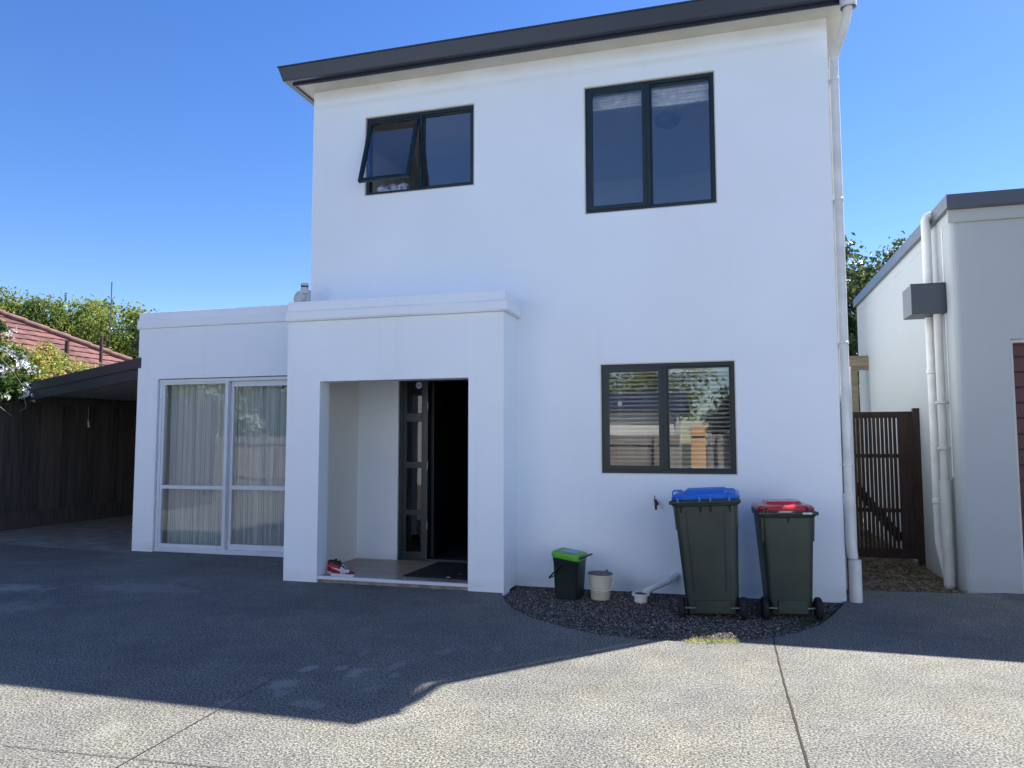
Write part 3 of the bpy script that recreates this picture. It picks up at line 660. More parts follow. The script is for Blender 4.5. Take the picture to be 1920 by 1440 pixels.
p = MB(); p.box(xm+.045, x1-.09, yy+.018, yy+.024, z0+.11, .885); p.box(xm+.045, x1-.09, yy+.018, yy+.024, .945, z1-.12); p.build("pane", M_GLS, sw)
# sheer curtains
def curtmat():
    m = bpy.data.materials.new("sheer_curtain"); m.use_nodes = True; n = m.node_tree.nodes; l = m.node_tree.links
    out = [x for x in n if x.type == 'OUTPUT_MATERIAL'][0]; b = n["Principled BSDF"]; b.inputs['Roughness'].default_value = .9
    tc = n.new("ShaderNodeTexCoord"); mp = n.new("ShaderNodeMapping"); l.new(tc.outputs['UV'], mp.inputs[0]); mp.inputs['Scale'].default_value = (30, 1.6, 1)
    wv = n.new("ShaderNodeTexWave"); wv.inputs['Scale'].default_value = .9; wv.inputs['Distortion'].default_value = 5; wv.inputs['Detail'].default_value = 2; wv.inputs['Detail Scale'].default_value = .6; l.new(mp.outputs[0], wv.inputs[0])
    rp = n.new("ShaderNodeValToRGB"); rp.color_ramp.elements[0].position = .55; rp.color_ramp.elements[0].color = (.62, .66, .66, 1); rp.color_ramp.elements[1].position = .9; rp.color_ramp.elements[1].color = (.93, .95, .92, 1)
    l.new(wv.outputs[0], rp.inputs[0]); l.new(rp.outputs[0], b.inputs['Base Color'])
    t = n.new("ShaderNodeBsdfTranslucent"); l.new(rp.outputs[0], t.inputs[0]); mx = n.new("ShaderNodeMixShader"); mx.inputs[0].default_value = .3
    l.new(b.outputs[0], mx.inputs[1]); l.new(t.outputs[0], mx.inputs[2]); tr = n.new("ShaderNodeBsdfTransparent")
    m2 = n.new("ShaderNodeMixShader"); m2.inputs[0].default_value = .04; l.new(mx.outputs[0], m2.inputs[1]); l.new(tr.outputs[0], m2.inputs[2]); l.new(m2.outputs[0], out.inputs[0]); return m
M_CUR = curtmat()
def curtain(x0, x1, z0, z1, y, lab, sag=None, seed=1):
    rnd = random.Random(seed); nx, nz = 220, 24; V = []; ph = [rnd.uniform(0, 6.28) for _ in range(5)]; UV = []
    for j in range(nz+1):
        t = j/nz
        for i in range(nx+1):
            u = i/nx; xx = x0+(x1-x0)*u
            d = math.sin(u*62*(x1-x0)/1.1+ph[0]+.8*math.sin(u*9+ph[1]))*.036*(1-.35*t)+math.sin(u*140+ph[2]+t*1.2)*.006+math.sin(u*23+ph[3])*.02
            top = z1-(sag(u) if sag else 0); zb = z0+.02*math.sin(u*31+ph[4])*.6
            V.append((xx+math.sin(t*3+u*20)*.006, y+d, zb+(top-zb)*t))
    F = [(j*(nx+1)+i, j*(nx+1)+i+1, (j+1)*(nx+1)+i+1, (j+1)*(nx+1)+i) for j in range(nz) for i in range(nx)]
    mb = MB(); mb.v = V; mb.f = F; mb.m = [0]*len(F); o = mb.build("curtain", M_CUR, smooth=True, recalc=False)
    uv = o.data.uv_layers.new(name="UVMap")
    for lp in o.data.loops:
        i = lp.vertex_index % (nx+1); j = lp.vertex_index//(nx+1); uv.data[lp.index].uv = (i/nx+seed*.37, j/nz)
    tag(o, lab, "curtain", "sheer curtains behind the sliding door")
curtain(-7.84, -6.72, .085, 2.40, WY+.235, "sheer white curtain hanging behind the left glass panel of the sliding door", seed=3)
curtain(-6.70, -5.60, .06, 2.40, WY+.245, "sheer white curtain sagging at the top behind the right glass panel", sag=lambda u: .12*math.exp(-((u-.66)/.055)**2), seed=8)

# ------------------------------------------------------------------ carport and fence on the left
cp = root_at("carport", "dark lean-to carport roof between the white wing and the paling fence", "carport")
A = Vector((-8.17, 8.90, 2.76)); B = Vector((-12.25, 10.47, 2.56))
A2 = Vector((-8.23, 14.5, 2.86)); B2 = Vector((-12.45, 14.5, 2.60))
def prism(mb, quad_top, th):
    vs = [Vector(q) for q in quad_top]+[Vector(q)-Vector((0, 0, th)) for q in quad_top]
    mb.add(vs, [(0, 1, 2, 3), (7, 6, 5, 4), (0, 4, 5, 1), (1, 5, 6, 2), (2, 6, 7, 3), (3, 7, 4, 0)])
d = (B-A).normalized(); nrm = Vector((d.y, -d.x, 0)); nrm = nrm if nrm.y < 0 else -nrm
mb = MB(); up = Vector((0, 0, .0)); prism(mb, [A-nrm*.04-Vector((0, 0, .1)), B-nrm*.04-Vector((0, 0, .1)), B2-Vector((0, 0, .1)), A2-Vector((0, 0, .1))], .07)
mb.build("roof", mat("carport_ceiling", (.34, .34, .36), .6, .2, 2), cp)
mb = MB(); prism(mb, [A+nrm*.0, B+nrm*.0, B-nrm*.03, A-nrm*.03], .30); fz = mb.build("fascia", M_GUT, cp, bevel=.003)
mb = MB(); q = Vector((0, 0, .0)); prism(mb, [A+nrm*.022+Vector((0, 0, .012)), B+nrm*.022+Vector((0, 0, .012)), B-nrm*.06+Vector((0, 0, .012)), A-nrm*.06+Vector((0, 0, .012))], .155); mb.build("barge_flashing", M_GUT, cp, bevel=.003)
mb = MB(); mb.box(-12.25, -12.17, 10.6, 14, 2.26, 2.38); mb.build("wall_plate", M_FENCE, cp)

def fence(name, lab, cat, p0, p1, z0, z1, m, pw=.15, gap=.004, th=.02, posts=True, group=None, jit=.01, base=None, seed=1, basemat=None):
    rnd = random.Random(seed); r = root_at(name, lab, cat, group=group)
    a = Vector((*p0, 0)); b = Vector((*p1, 0)); L = (b-a).length; d = (b-a)/L; T = Matrix.Translation(a) @ Matrix.Rotation(math.atan2(d.y, d.x), 4, 'Z')
    mb = MB(); x = 0
    while x < L:
        w_ = pw*rnd.uniform(.92, 1.06); mb.box(x, min(L, x+w_-gap), rnd.uniform(-.003, .003), th+rnd.uniform(0, .004), z0+rnd.uniform(0, jit), z1+rnd.uniform(-jit, jit), T=T); x += w_
    mb.build("palings", m, r)
    for zz in (z0+.25, z1-.3): rl = MB(); rl.box(0, L, th+.004, th+.05, zz, zz+.09, T=T); rl.build("rail", m, r)
    if base: bb = MB(); bb.box(0, L, th+.005, th+.045, base, z0+.03, T=T); bb.build("base_board", basemat or m, r)
    if posts:
        x = .3
        while x < L: pb = MB(); pb.box(x, x+.1, th+.052, th+.15, -.1, z1, T=T); pb.build("post", m, r); x += 2.3
    return r
fence("paling_fence", "tall dark timber paling fence under the lean-to carport", "fence", (-12.3, 2), (-12.3, 14.3), .30, 2.46, M_FENCE, .155, base=-.08, seed=2)
fence("paling_fence", "dark paling fence closing the back of the carport", "fence", (-12.2, 14.05), (-8.25, 14.05), -.12, 2.72, M_FENCE, .155, seed=5, posts=False)
mb = MB(); mb.tube([(-12.25, 12.0, 2.33), (-12.25, 12.0, 1.98)], .003, 6); mb.tube([(-12.25, 12.0, 1.98), (-12.25, 12.02, 1.84)], [.012, .02], 6); o = mb.build("hanging_cord", M_PETAL); tag(o, "thin cord with a white end hanging against the dark fence", "cord")

# ------------------------------------------------------------------ foliage
def leaves(mb, pts, size, rnd, bendf=.35, ar=.5, updir=.3):
    for p in pts:
        s = size*rnd.uniform(.6, 1.25); v = Vector((rnd.gauss(0, 1), rnd.gauss(0, 1), rnd.gauss(0, 1)+updir)).normalized()
        q = Vector((rnd.gauss(0, 1), rnd.gauss(0, 1), rnd.gauss(0, 1))); q = (q-v*q.dot(v)).normalized(); n = v.cross(q)
        P = Vector(p); o = len(mb.v)
        mb.v += [tuple(P-v*s*.5), tuple(P+q*s*ar*.5+n*s*bendf*.2), tuple(P+v*s*.5-n*s*.1), tuple(P-q*s*ar*.5+n*s*bendf*.2)]
        mb.f.append((o, o+1, o+2, o+3)); mb.m.append(0)
def crown_pts(rnd, blobs, n, fill=.55, rough=.25):
    out = []; vol = [b[3]**2 for b in blobs]; tot = sum(vol)
    for (x, y, z, r), vv in zip(blobs, vol):
        k = int(n*vv/tot); sub = [(Vector((rnd.gauss(0, 1), rnd.gauss(0, 1), rnd.gauss(0, 1))).normalized()*r*rnd.uniform(.55, 1.0)) for _ in range(max(4, int(r*14)))]
        for _ in range(k):
            if rnd.random() < .8:
                c = rnd.choice(sub); d_ = Vector((rnd.gauss(0, 1), rnd.gauss(0, 1), rnd.gauss(0, 1)))*r*.17; p = c+d_
            else: p = Vector((rnd.gauss(0, 1), rnd.gauss(0, 1), rnd.gauss(0, 1))).normalized()*r*rnd.uniform(fill, 1.1)
            out.append((x+p.x, y+p.y, z+p.z*.9))
    return out
def tree(name, lab, base, blobs, n, size, m, seed, cat="tree", group=None, tr=.14, ar=.5):
    rnd = random.Random(seed); r = empty(name, lab, cat, base, group); bx, by, bz = base
    cr_ = MB(); leaves(cr_, crown_pts(rnd, blobs, n), size, rnd, ar=ar); cr_.v = [(a-bx, b-by, c-bz) for a, b, c in cr_.v]
    cr_.build("crown", m, r, recalc=False)
    tk = MB(); top = max(b[2] for b in blobs); mid = Vector((bx+rnd.uniform(-.2, .2), by, (bz+top)*.45))
    tk.tube([(0, 0, -.1), (mid.x-bx, mid.y-by, mid.z-bz)], [tr, tr*.7], 8)
    for b in blobs:
        e = Vector((b[0]-bx, b[1]-by, b[2]-bz)); s = Vector((mid.x-bx, mid.y-by, mid.z-bz)); tk.tube([s, s.lerp(e, .5)+Vector((rnd.uniform(-.2, .2), 0, .2)), e], [tr*.6, tr*.35, tr*.1], 6)
    tk.build("trunk", M_BARK, r, smooth=True); return r

tree("leafy_tree", "bright green bushy tree over the highest part of the red roof at the left edge", (-26, 21, 0), [(-27.5, 21, 5.6, 1.7), (-28.2, 21, 6.3, .9), (-25.9, 21.3, 6.3, 1.1), (-25.0, 21.3, 5.6, 1.1), (-26.6, 20.4, 4.4, 1.9), (-29, 22, 5.2, 1.8)], 22000, .15, M_LEAF1, 11, group="bushy green trees behind the red roof")
tree("leafy_tree", "bright green bushy tree rising behind the middle of the red roof's sloping hip", (-23.5, 22, 0), [(-23.9, 22, 5.9, 1.3), (-22.9, 22.4, 6.15, .95), (-24.6, 22, 6.4, .7), (-24.3, 21.4, 4.6, 1.8), (-22.7, 21.6, 4.4, 1.7)], 22000, .145, M_LEAF1, 12, group="bushy green trees behind the red roof")
tree("leafy_tree", "bright green bushy tree between the aerial and the white wing", (-20.6, 21.5, 0), [(-21.0, 21.5, 5.1, 1.35), (-20.1, 22, 4.7, 1.5), (-20.8, 21, 3.9, 1.7), (-19.2, 22, 4.5, 1.4)], 22000, .14, M_LEAF1, 13, group="bushy green trees behind the red roof")
rnd = random.Random(5)
tree("slim_tree", "dark tip of a slim tree just above the white wing's left parapet", (-18.6, 20.5, 0), [(-18.25, 20.5, 5.55, .32), (-18.7, 20.5, 5.2, .45), (-18.4, 20.5, 4.6, .6)], 900, .16, M_LEAF2, 15, tr=.06)
tree("broadleaf_tree", "large dark waxy leaved tree showing between the downpipe and the cream neighbouring house", (3.6, 24, 0), [(3.3, 24, 6.3, 1.15), (4.9, 24.2, 6.4, 1.0), (2.4, 24, 5.4, 1.3), (4.2, 23.4, 4.8, 1.7), (3.2, 23.2, 3.2, 1.6), (5.8, 24, 5.3, 1.5), (2.2, 23.6, 3.9, 1.4)], 30000, .165, M_LEAF2, 21, tr=.22, ar=.6)
tree("garden_shrub", "green shrub glimpsed through the timber pergola beside the cream house", (2.7, 19, 0), [(2.6, 19, 1.6, .9), (3.2, 19.4, 2.2, .9)], 3500, .13, M_LEAF4, 23, "shrub", tr=.05)
# hedge, yellowish, beyond carport
tree("yellow_hedge", "yellow green hedge with reddish tips growing over the carport roof", (-13.3, 12.2, 0), [(-12.95, 10.9, 2.95, .50), (-13.0, 11.5, 2.98, .48), (-13.0, 12.1, 2.98, .40), (-13.0, 12.7, 2.9, .38), (-13.1, 13.3, 2.85, .34), (-13.3, 11.5, 2.4, .8), (-13.0, 12.6, 2.5, .6), (-12.9, 10.3, 2.9, .5), (-12.95, 11.9, 2.7, .6)], 30000, .075, M_LEAF3, 31, "hedge", tr=.05)
fl = tree("flowering_climber", "dark leaved climber with white star flowers hanging over the fence at the left edge", (-12.5, 9.6, 0), [(-12.35, 9.75, 3.0, .42), (-12.4, 9.3, 2.9, .6), (-12.2, 9.95, 2.5, .40), (-12.25, 10.3, 3.05, .30), (-12.15, 9.55, 2.25, .4), (-12.15, 10.35, 2.6, .28), (-12.25, 10.0, 3.35, .25)], 5200, .11, M_LEAF4, 33, "climber", tr=.04)
def blossom(c, s, rnd, mb):
    c = Vector(c)
    for k in range(rnd.randint(16, 22)):
        cc = c+Vector((rnd.gauss(0, 1), rnd.gauss(0, 1), rnd.gauss(0, 1)))*s*.42
        ax = Vector((.8+rnd.gauss(0, .4), -.8+rnd.gauss(0, .4), rnd.gauss(0, .4))).normalized(); a = ax.cross(Vector((0, 0, 1))).normalized(); b = ax.cross(a)
        for j in range(5):
            q = 2*math.pi*j/5+k+rnd.uniform(-.4, .4); d_ = (a*math.cos(q)+b*math.sin(q)); e = (a*-math.sin(q)+b*math.cos(q)); L = s*rnd.uniform(.14, .30)
            o = len(mb.v); mb.v += [tuple(cc), tuple(cc+d_*L*.6+e*L*.2+ax*.01), tuple(cc+d_*L+ax*.02), tuple(cc+d_*L*.6-e*L*.2+ax*.01)]; mb.f.append((o, o+1, o+2, o+3)); mb.m.append(0)
rnd = random.Random(9)
for c, s in (((-11.8, 10.08, 2.93), .20), ((-11.85, 9.85, 3.12), .12), ((-11.8, 10.21, 2.42), .20), ((-11.85, 9.85, 2.78), .14), ((-11.85, 10.35, 2.82), .10), ((-11.8, 9.85, 2.35), .07), ((-11.85, 9.9, 3.42), .10)):
    mb = MB(); blossom(c, s, rnd, mb); mb.v = [(a+12.5, b-9.6, z) for a, b, z in mb.v]; tag(mb.build("flower_cluster", M_PETAL, fl, recalc=False), kind="stuff")
mb = MB()
for p in ([(-12.2, 10.15, 2.6), (-11.85, 10.2, 2.35), (-11.8, 10.24, 2.15), (-11.8, 10.1, 2.08)], [(-12.2, 9.7, 2.4), (-11.8, 9.8, 2.1), (-11.8, 9.95, 2.0)], [(-12.3, 9.9, 3.2), (-11.9, 10.0, 2.8), (-11.85, 10.2, 2.5)]): mb.tube([(a+12.5, b-9.6, c) for a, b, c in bend(p, .1)], .006, 5)
mb.build("stem", mat("vine_stem", (.3, .27, .22), .8), fl)

# ------------------------------------------------------------------ red tiled house at left
def tilemat():
    m = bpy.data.materials.new("red_clay_tile"); m.use_nodes = True; n = m.node_tree.nodes; l = m.node_tree.links; b = n["Principled BSDF"]
    g = n.new("ShaderNodeNewGeometry"); ns = n.new("ShaderNodeTexNoise"); ns.inputs['Scale'].default_value = 9; ns.inputs['Detail'].default_value = 6; l.new(g.outputs['Position'], ns.inputs['Vector'])
    a = n.new("ShaderNodeMath"); a.operation = 'MULTIPLY_ADD'; l.new(g.outputs['Random Per Island'], a.inputs[0]); a.inputs[1].default_value = .5
    l.new(ns.outputs[0], a.inputs[2]); rp = n.new("ShaderNodeValToRGB"); e = rp.color_ramp.elements; e[0].position = .35; e[0].color = (.050, .019, .016, 1); e[1].position = 1.1; e[1].color = (.165, .066, .056, 1)
    l.new(a.outputs[0], rp.inputs[0]); l.new(rp.outputs[0], b.inputs['Base Color']); b.inputs['Roughness'].default_value = .8; return m
M_TL = tilemat()
rh = root_at("red_roofed_house", "neighbouring house with a hipped red clay tile roof behind the carport", "house")
# plane facing +X: eave at X=xe running along Y; hip at far end
xe, ye, ze, tp_ = -12.9, 16.3, 3.36-math.tan(R(27)), math.tan(R(27)); RUN = 5.6; Y0 = 3.0
mb = MB()
def roofpt(u, y): return Vector((xe-u, y, ze+u*tp_))
course = .34*math.cos(R(27)); k = 0; u = 0
nr = Vector((math.sin(R(27)), 0, math.cos(R(27))))
while u < RUN:
    u2 = min(u+course, RUN); yend = ye-(u+u2)/2; y = Y0+(k % 2)*.15
    while y < yend:
        y2 = min(y+.24, yend)
        a, b, c_, d_ = roofpt(u-.03, y), roofpt(u-.03, y2), roofpt(u2, y2), roofpt(u2, y)
        n1 = nr*.034; n2 = nr*.006; m1 = (a+b)/2+nr*.040; m2 = (c_+d_)/2+nr*.012
        mb.add([a+n1, m1, b+n1, c_+n2, m2, d_+n2, a, b], [(0, 1, 4, 5), (1, 2, 3, 4), (0, 6, 7, 2, 1)])
        y = y2
    u = u2; k += 1
tl = mb.build("roof", M_TL, rh, recalc=False)
mb = MB(); e0 = roofpt(-.03, ye+.03); P = []; nseg = 18
for i in range(nseg):
    a = roofpt(RUN*i/nseg, ye-RUN*i/nseg)+Vector((0, 0, .05)); b = roofpt(RUN*(i+1)/nseg+.03, ye-RUN*(i+1)/nseg-.03)+Vector((0, 0, .05)); mb.tube([a, b], [.10, .075], 10)
a = roofpt(RUN, ye-RUN)+Vector((0, 0, .05)); mb.tube([a, a-Vector((0, ye-RUN-Y0, 0))], .12, 10)
mb.build("ridge_tiles", mat("ridge_terracotta", (.20, .105, .09), .85, .4, 8), rh, smooth=True)
mb = MB()   # hidden far slopes and walls
mb.add([roofpt(0, ye), roofpt(RUN, ye-RUN), Vector((xe-2*RUN, ye, ze))], [(0, 1, 2)]); mb.add([roofpt(RUN, Y0), roofpt(RUN, ye-RUN), Vector((xe-2*RUN, ye, ze)), Vector((xe-2*RUN, Y0, ze))], [(0, 1, 2, 3)])
mb.add([roofpt(0, Y0), roofpt(RUN, Y0), Vector((xe-2*RUN, Y0, ze))], [(0, 1, 2)])
mb.build("far_roof_slope", M_TL, rh)
mb = MB(); mb.box(xe-2*RUN+.5, xe-.5, Y0+.4, ye-.5, -.1, ze-.02); mb.build("wall", mat("brick_wall", (.35, .24, .18), .9, .3, 8), rh)
mb = MB(); mb.box(xe-.0, xe+.11, Y0, ye+.1, ze-.10, ze+.01); mb.build("gutter", M_GUT, rh)
def flue(nm, x, y, z0, z1, r_, lab, cat):
    mb = MB(); mb.tube([(x, y, z0), (x, y, z1)], r_, 12); o = mb.build(nm, mat(nm+"_brown", (.06, .03, .03), .5, .2), smooth=True); return tag(o, lab, cat)
flue("flue_pipe", -13.45, 12.55, 2.2, 3.68, .045, "thicker short brown pipe standing in front of the red roof above the hedge", "pipe")
flue("flue_pipe", -13.3, 13.3, 2.2, 3.88, .035, "slim taller brown pipe beside the aerial in front of the red roof", "pipe")
an = MB(); an.tube([(-15.93, 16.2, -.1), (-15.93, 16.2, 3.9)], .012, 8); an.tube([(-15.93, 16.2, 3.9), (-15.93, 16.2, 5.1), (-15.93, 16.2, 5.86)], [.008, .010, .014], 8)
o = an.build("whip_aerial", mat("aerial_grey", (.06, .07, .09), .5, .1), smooth=True); tag(o, "thin upright aerial against the sky beside the red roof", "aerial")

# ------------------------------------------------------------------ neighbour on the right
nb = root_at("cream_house", "single storey cream plastered neighbouring house with a maroon garage door", "house")
NX, NYF = 2.32, 8.86
mb = MB()
wall_holes(mb, NX+.07, 8.0, -.05, 4.02, NYF, NYF+.22, [(2.83, 5.4, -1, 2.60)])
n0 = len(mb.v); pts = [(NX+.07, NYF), (NX+.07, NYF+.22), (NX+.07, 14.9), (NX, 14.9), (NX, NYF+.07)] + [(NX+.07-.07*math.sin(R(a)), NYF+.07-.07*math.cos(R(a))) for a in (67, 45, 22)]
n_ = len(pts); mb.add([(x, y, -.05) for x, y in pts]+[(x, y, 4.02) for x, y in pts], [(i, (i+1) % n_, n_+(i+1) % n_, n_+i) for i in range(n_) if i not in (0, )])
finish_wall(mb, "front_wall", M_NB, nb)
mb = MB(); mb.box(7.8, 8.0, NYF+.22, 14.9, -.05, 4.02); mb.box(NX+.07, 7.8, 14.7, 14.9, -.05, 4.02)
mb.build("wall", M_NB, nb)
mb = MB(); mb.box(NX-.02, 8.0, NYF-.03, NYF-.001, 3.87, 4.02); mb.build("cornice", M_NB, nb, bevel=.005)
mb = MB(); mb.box(NX-.05, 8.1, NYF-.13, NYF+.02, 4.005, 4.15); mb.box(NX-.05, NX+.02, NYF+.02, 14.95, 4.005, 4.15); mb.box(NX+.02, 8.1, NYF+.02, 14.9, 4.04, 4.09)
mb.build("parapet_flashing", mat("blue_grey_flashing", (.06, .07, .09), .35, .12, 3, spec=.5), nb, bevel=.004)
gd = MB(); z = .0
while z < 2.5:
    gd.box(2.835, 5.4, NYF+.15, NYF+.18, z+.006, z+.155); gd.box(2.835, 5.4, NYF+.153, NYF+.18, z-.006, z+.006); z += .162
gd.build("garage_door", M_MAROON, nb, bevel=.004)
mb = MB(); mb.box(2.833, 2.86, NYF+.03, NYF+.15, 0, 2.598); mb.box(2.86, 5.4, NYF+.03, NYF+.15, 2.565, 2.598); mb.build("garage_door_frame", M_PVCG, nb)
dp1 = MB(); dp1.tube(bend([(2.40, 9.40, 4.10), (2.22, 9.40, 4.12), (2.22, 9.40, 3.9), (2.22, 9.40, .42), (2.27, 9.30, .05)], .09), .05, 16)
for z in (2.3, .85): dp1.lathe([(.052, 0), (.058, .006), (.058, .05), (.052, .055)], (2.22, 9.40, z))
dp1.lathe([(.058, 0), (.058, 2.15)], (2.22, 9.40, 0.0)) if False else None
o = dp1.build("downpipe", M_PVC, nb, smooth=True); tag(o, "white downpipe with a swan neck top on the cream side wall")
dp2 = MB(); dp2.tube([(2.245, 9.17, 3.05), (2.245, 9.17, .9)], .043, 16); dp2.tube([(2.245, 9.17, 1.12), (2.245, 9.17, -.05)], .057, 16)
for z in (1.95, 1.45, .35, .1): dp2.lathe([(.045, 0), (.062, .004), (.062, .028), (.045, .032)], (2.245, 9.17, z))
dp2.box(2.29, 2.33, 9.16, 9.18, 1.95, 1.97); dp2.box(2.29, 2.33, 9.16, 9.18, 1.46, 1.48)
o = dp2.build("downpipe", M_PVCG, nb, smooth=True); tag(o, "thick grey white pipe running from the steel box to the ground")
mb = MB(); mb.tube([(2.318, 9.14, 3.9), (2.318, 9.14, 1.15)], .012, 8); mb.build("cable_conduit", M_PVC, nb, smooth=True)
mb = MB()
bx0, bx1, by0, by1, bz0, bz1 = 1.97, 2.315, 9.08, 9.50, 2.94, 3.27
vs = [(bx0, by0, bz0), (bx1, by0, bz0), (bx1, by0, bz1), (bx0, by0, bz1), (bx0, by1, bz0-.0), (bx1, by1, bz0-.0), (bx1, by1, bz1), (bx0, by1, bz1)]
mb.add(vs, [(0, 1, 2, 3), (5, 4, 7, 6), (4, 0, 3, 7), (1, 5, 6, 2), (3, 2, 6, 7), (4, 5, 1, 0)]); mb.box(bx0-.006, bx1, by0-.006, by0+.02, bz1-.004, bz1+.006)
mb.build("rainwater_box", M_BOX, nb, bevel=.006)

# gate
gt = root_at("slatted_gate", "dark brown vertical slat timber gate between the two houses", "gate")
gx0, gx1, gy = 1.18, 2.24, 10.55
mb = MB(); mb.box(gx0, gx1, gy, gy+.05, 1.84, 1.92); mb.box(gx0, gx1, gy+.0, gy+.05, .07, .19); mb.box(gx0, gx0+.07, gy, gy+.05, .19, 1.84); mb.box(gx1-.17, gx1, gy-.003, gy+.047, .19, 1.84); mb.build("frame", M_GATE, gt, bevel=.003)
mb = MB(); mb.box(gx0+.07, gx1-.17, gy+.03, gy+.07, 1.33, 1.38); mb.box(gx0+.07, gx1-.17, gy+.03, gy+.07, .64, .69)
L = math.hypot(.82, .85); T = Matrix.Translation((1.22, gy+.05, 1.40)) @ Matrix.Rotation(math.atan2(1.1, .85), 4, 'Y'); mb.box(0, 1.40, 0, .03, -.055, .055, T=T); mb.build("brace", M_GATE, gt)
x = gx0+.075; mb = MB()
while x < gx1-.19: mb.box(x, x+.034, gy-.012+random.uniform(-.002, .002), gy+.012, .11, 1.88, ); x += .0475+random.uniform(-.002, .002)
mb.build("slats", M_GATE, gt)
mb = MB(); mb.box(gx1+.01, gx1+.085, gy-.03, gy+.07, -.1, 1.96); mb.build("post", M_GATE, gt, bevel=.004)
mb = MB(); mb.box(1.09, 1.165, gy-.03, gy+.07, -.1, 1.96); mb.build("post", M_GATE, gt, bevel=.004)
# pergola seen behind
pg = root_at("timber_pergola", "weathered timber beam and post behind the slatted gate", "pergola")
mb = MB(); mb.box(1.2, 2.32, 13.9, 14.0, 2.76, 3.0); mb.build("beam", M_PERG, pg, bevel=.004)
mb = MB(); mb.box(2.02, 2.14, 13.88, 13.98, -.1, 2.76); mb.build("post", M_PERG, pg, bevel=.004)
fence("back_fence", "pale low timber fence glimpsed behind the pergola", "fence", (1.1, 16.4), (8, 16.4), .0, 2.05, M_GREYF, .15, seed=8)

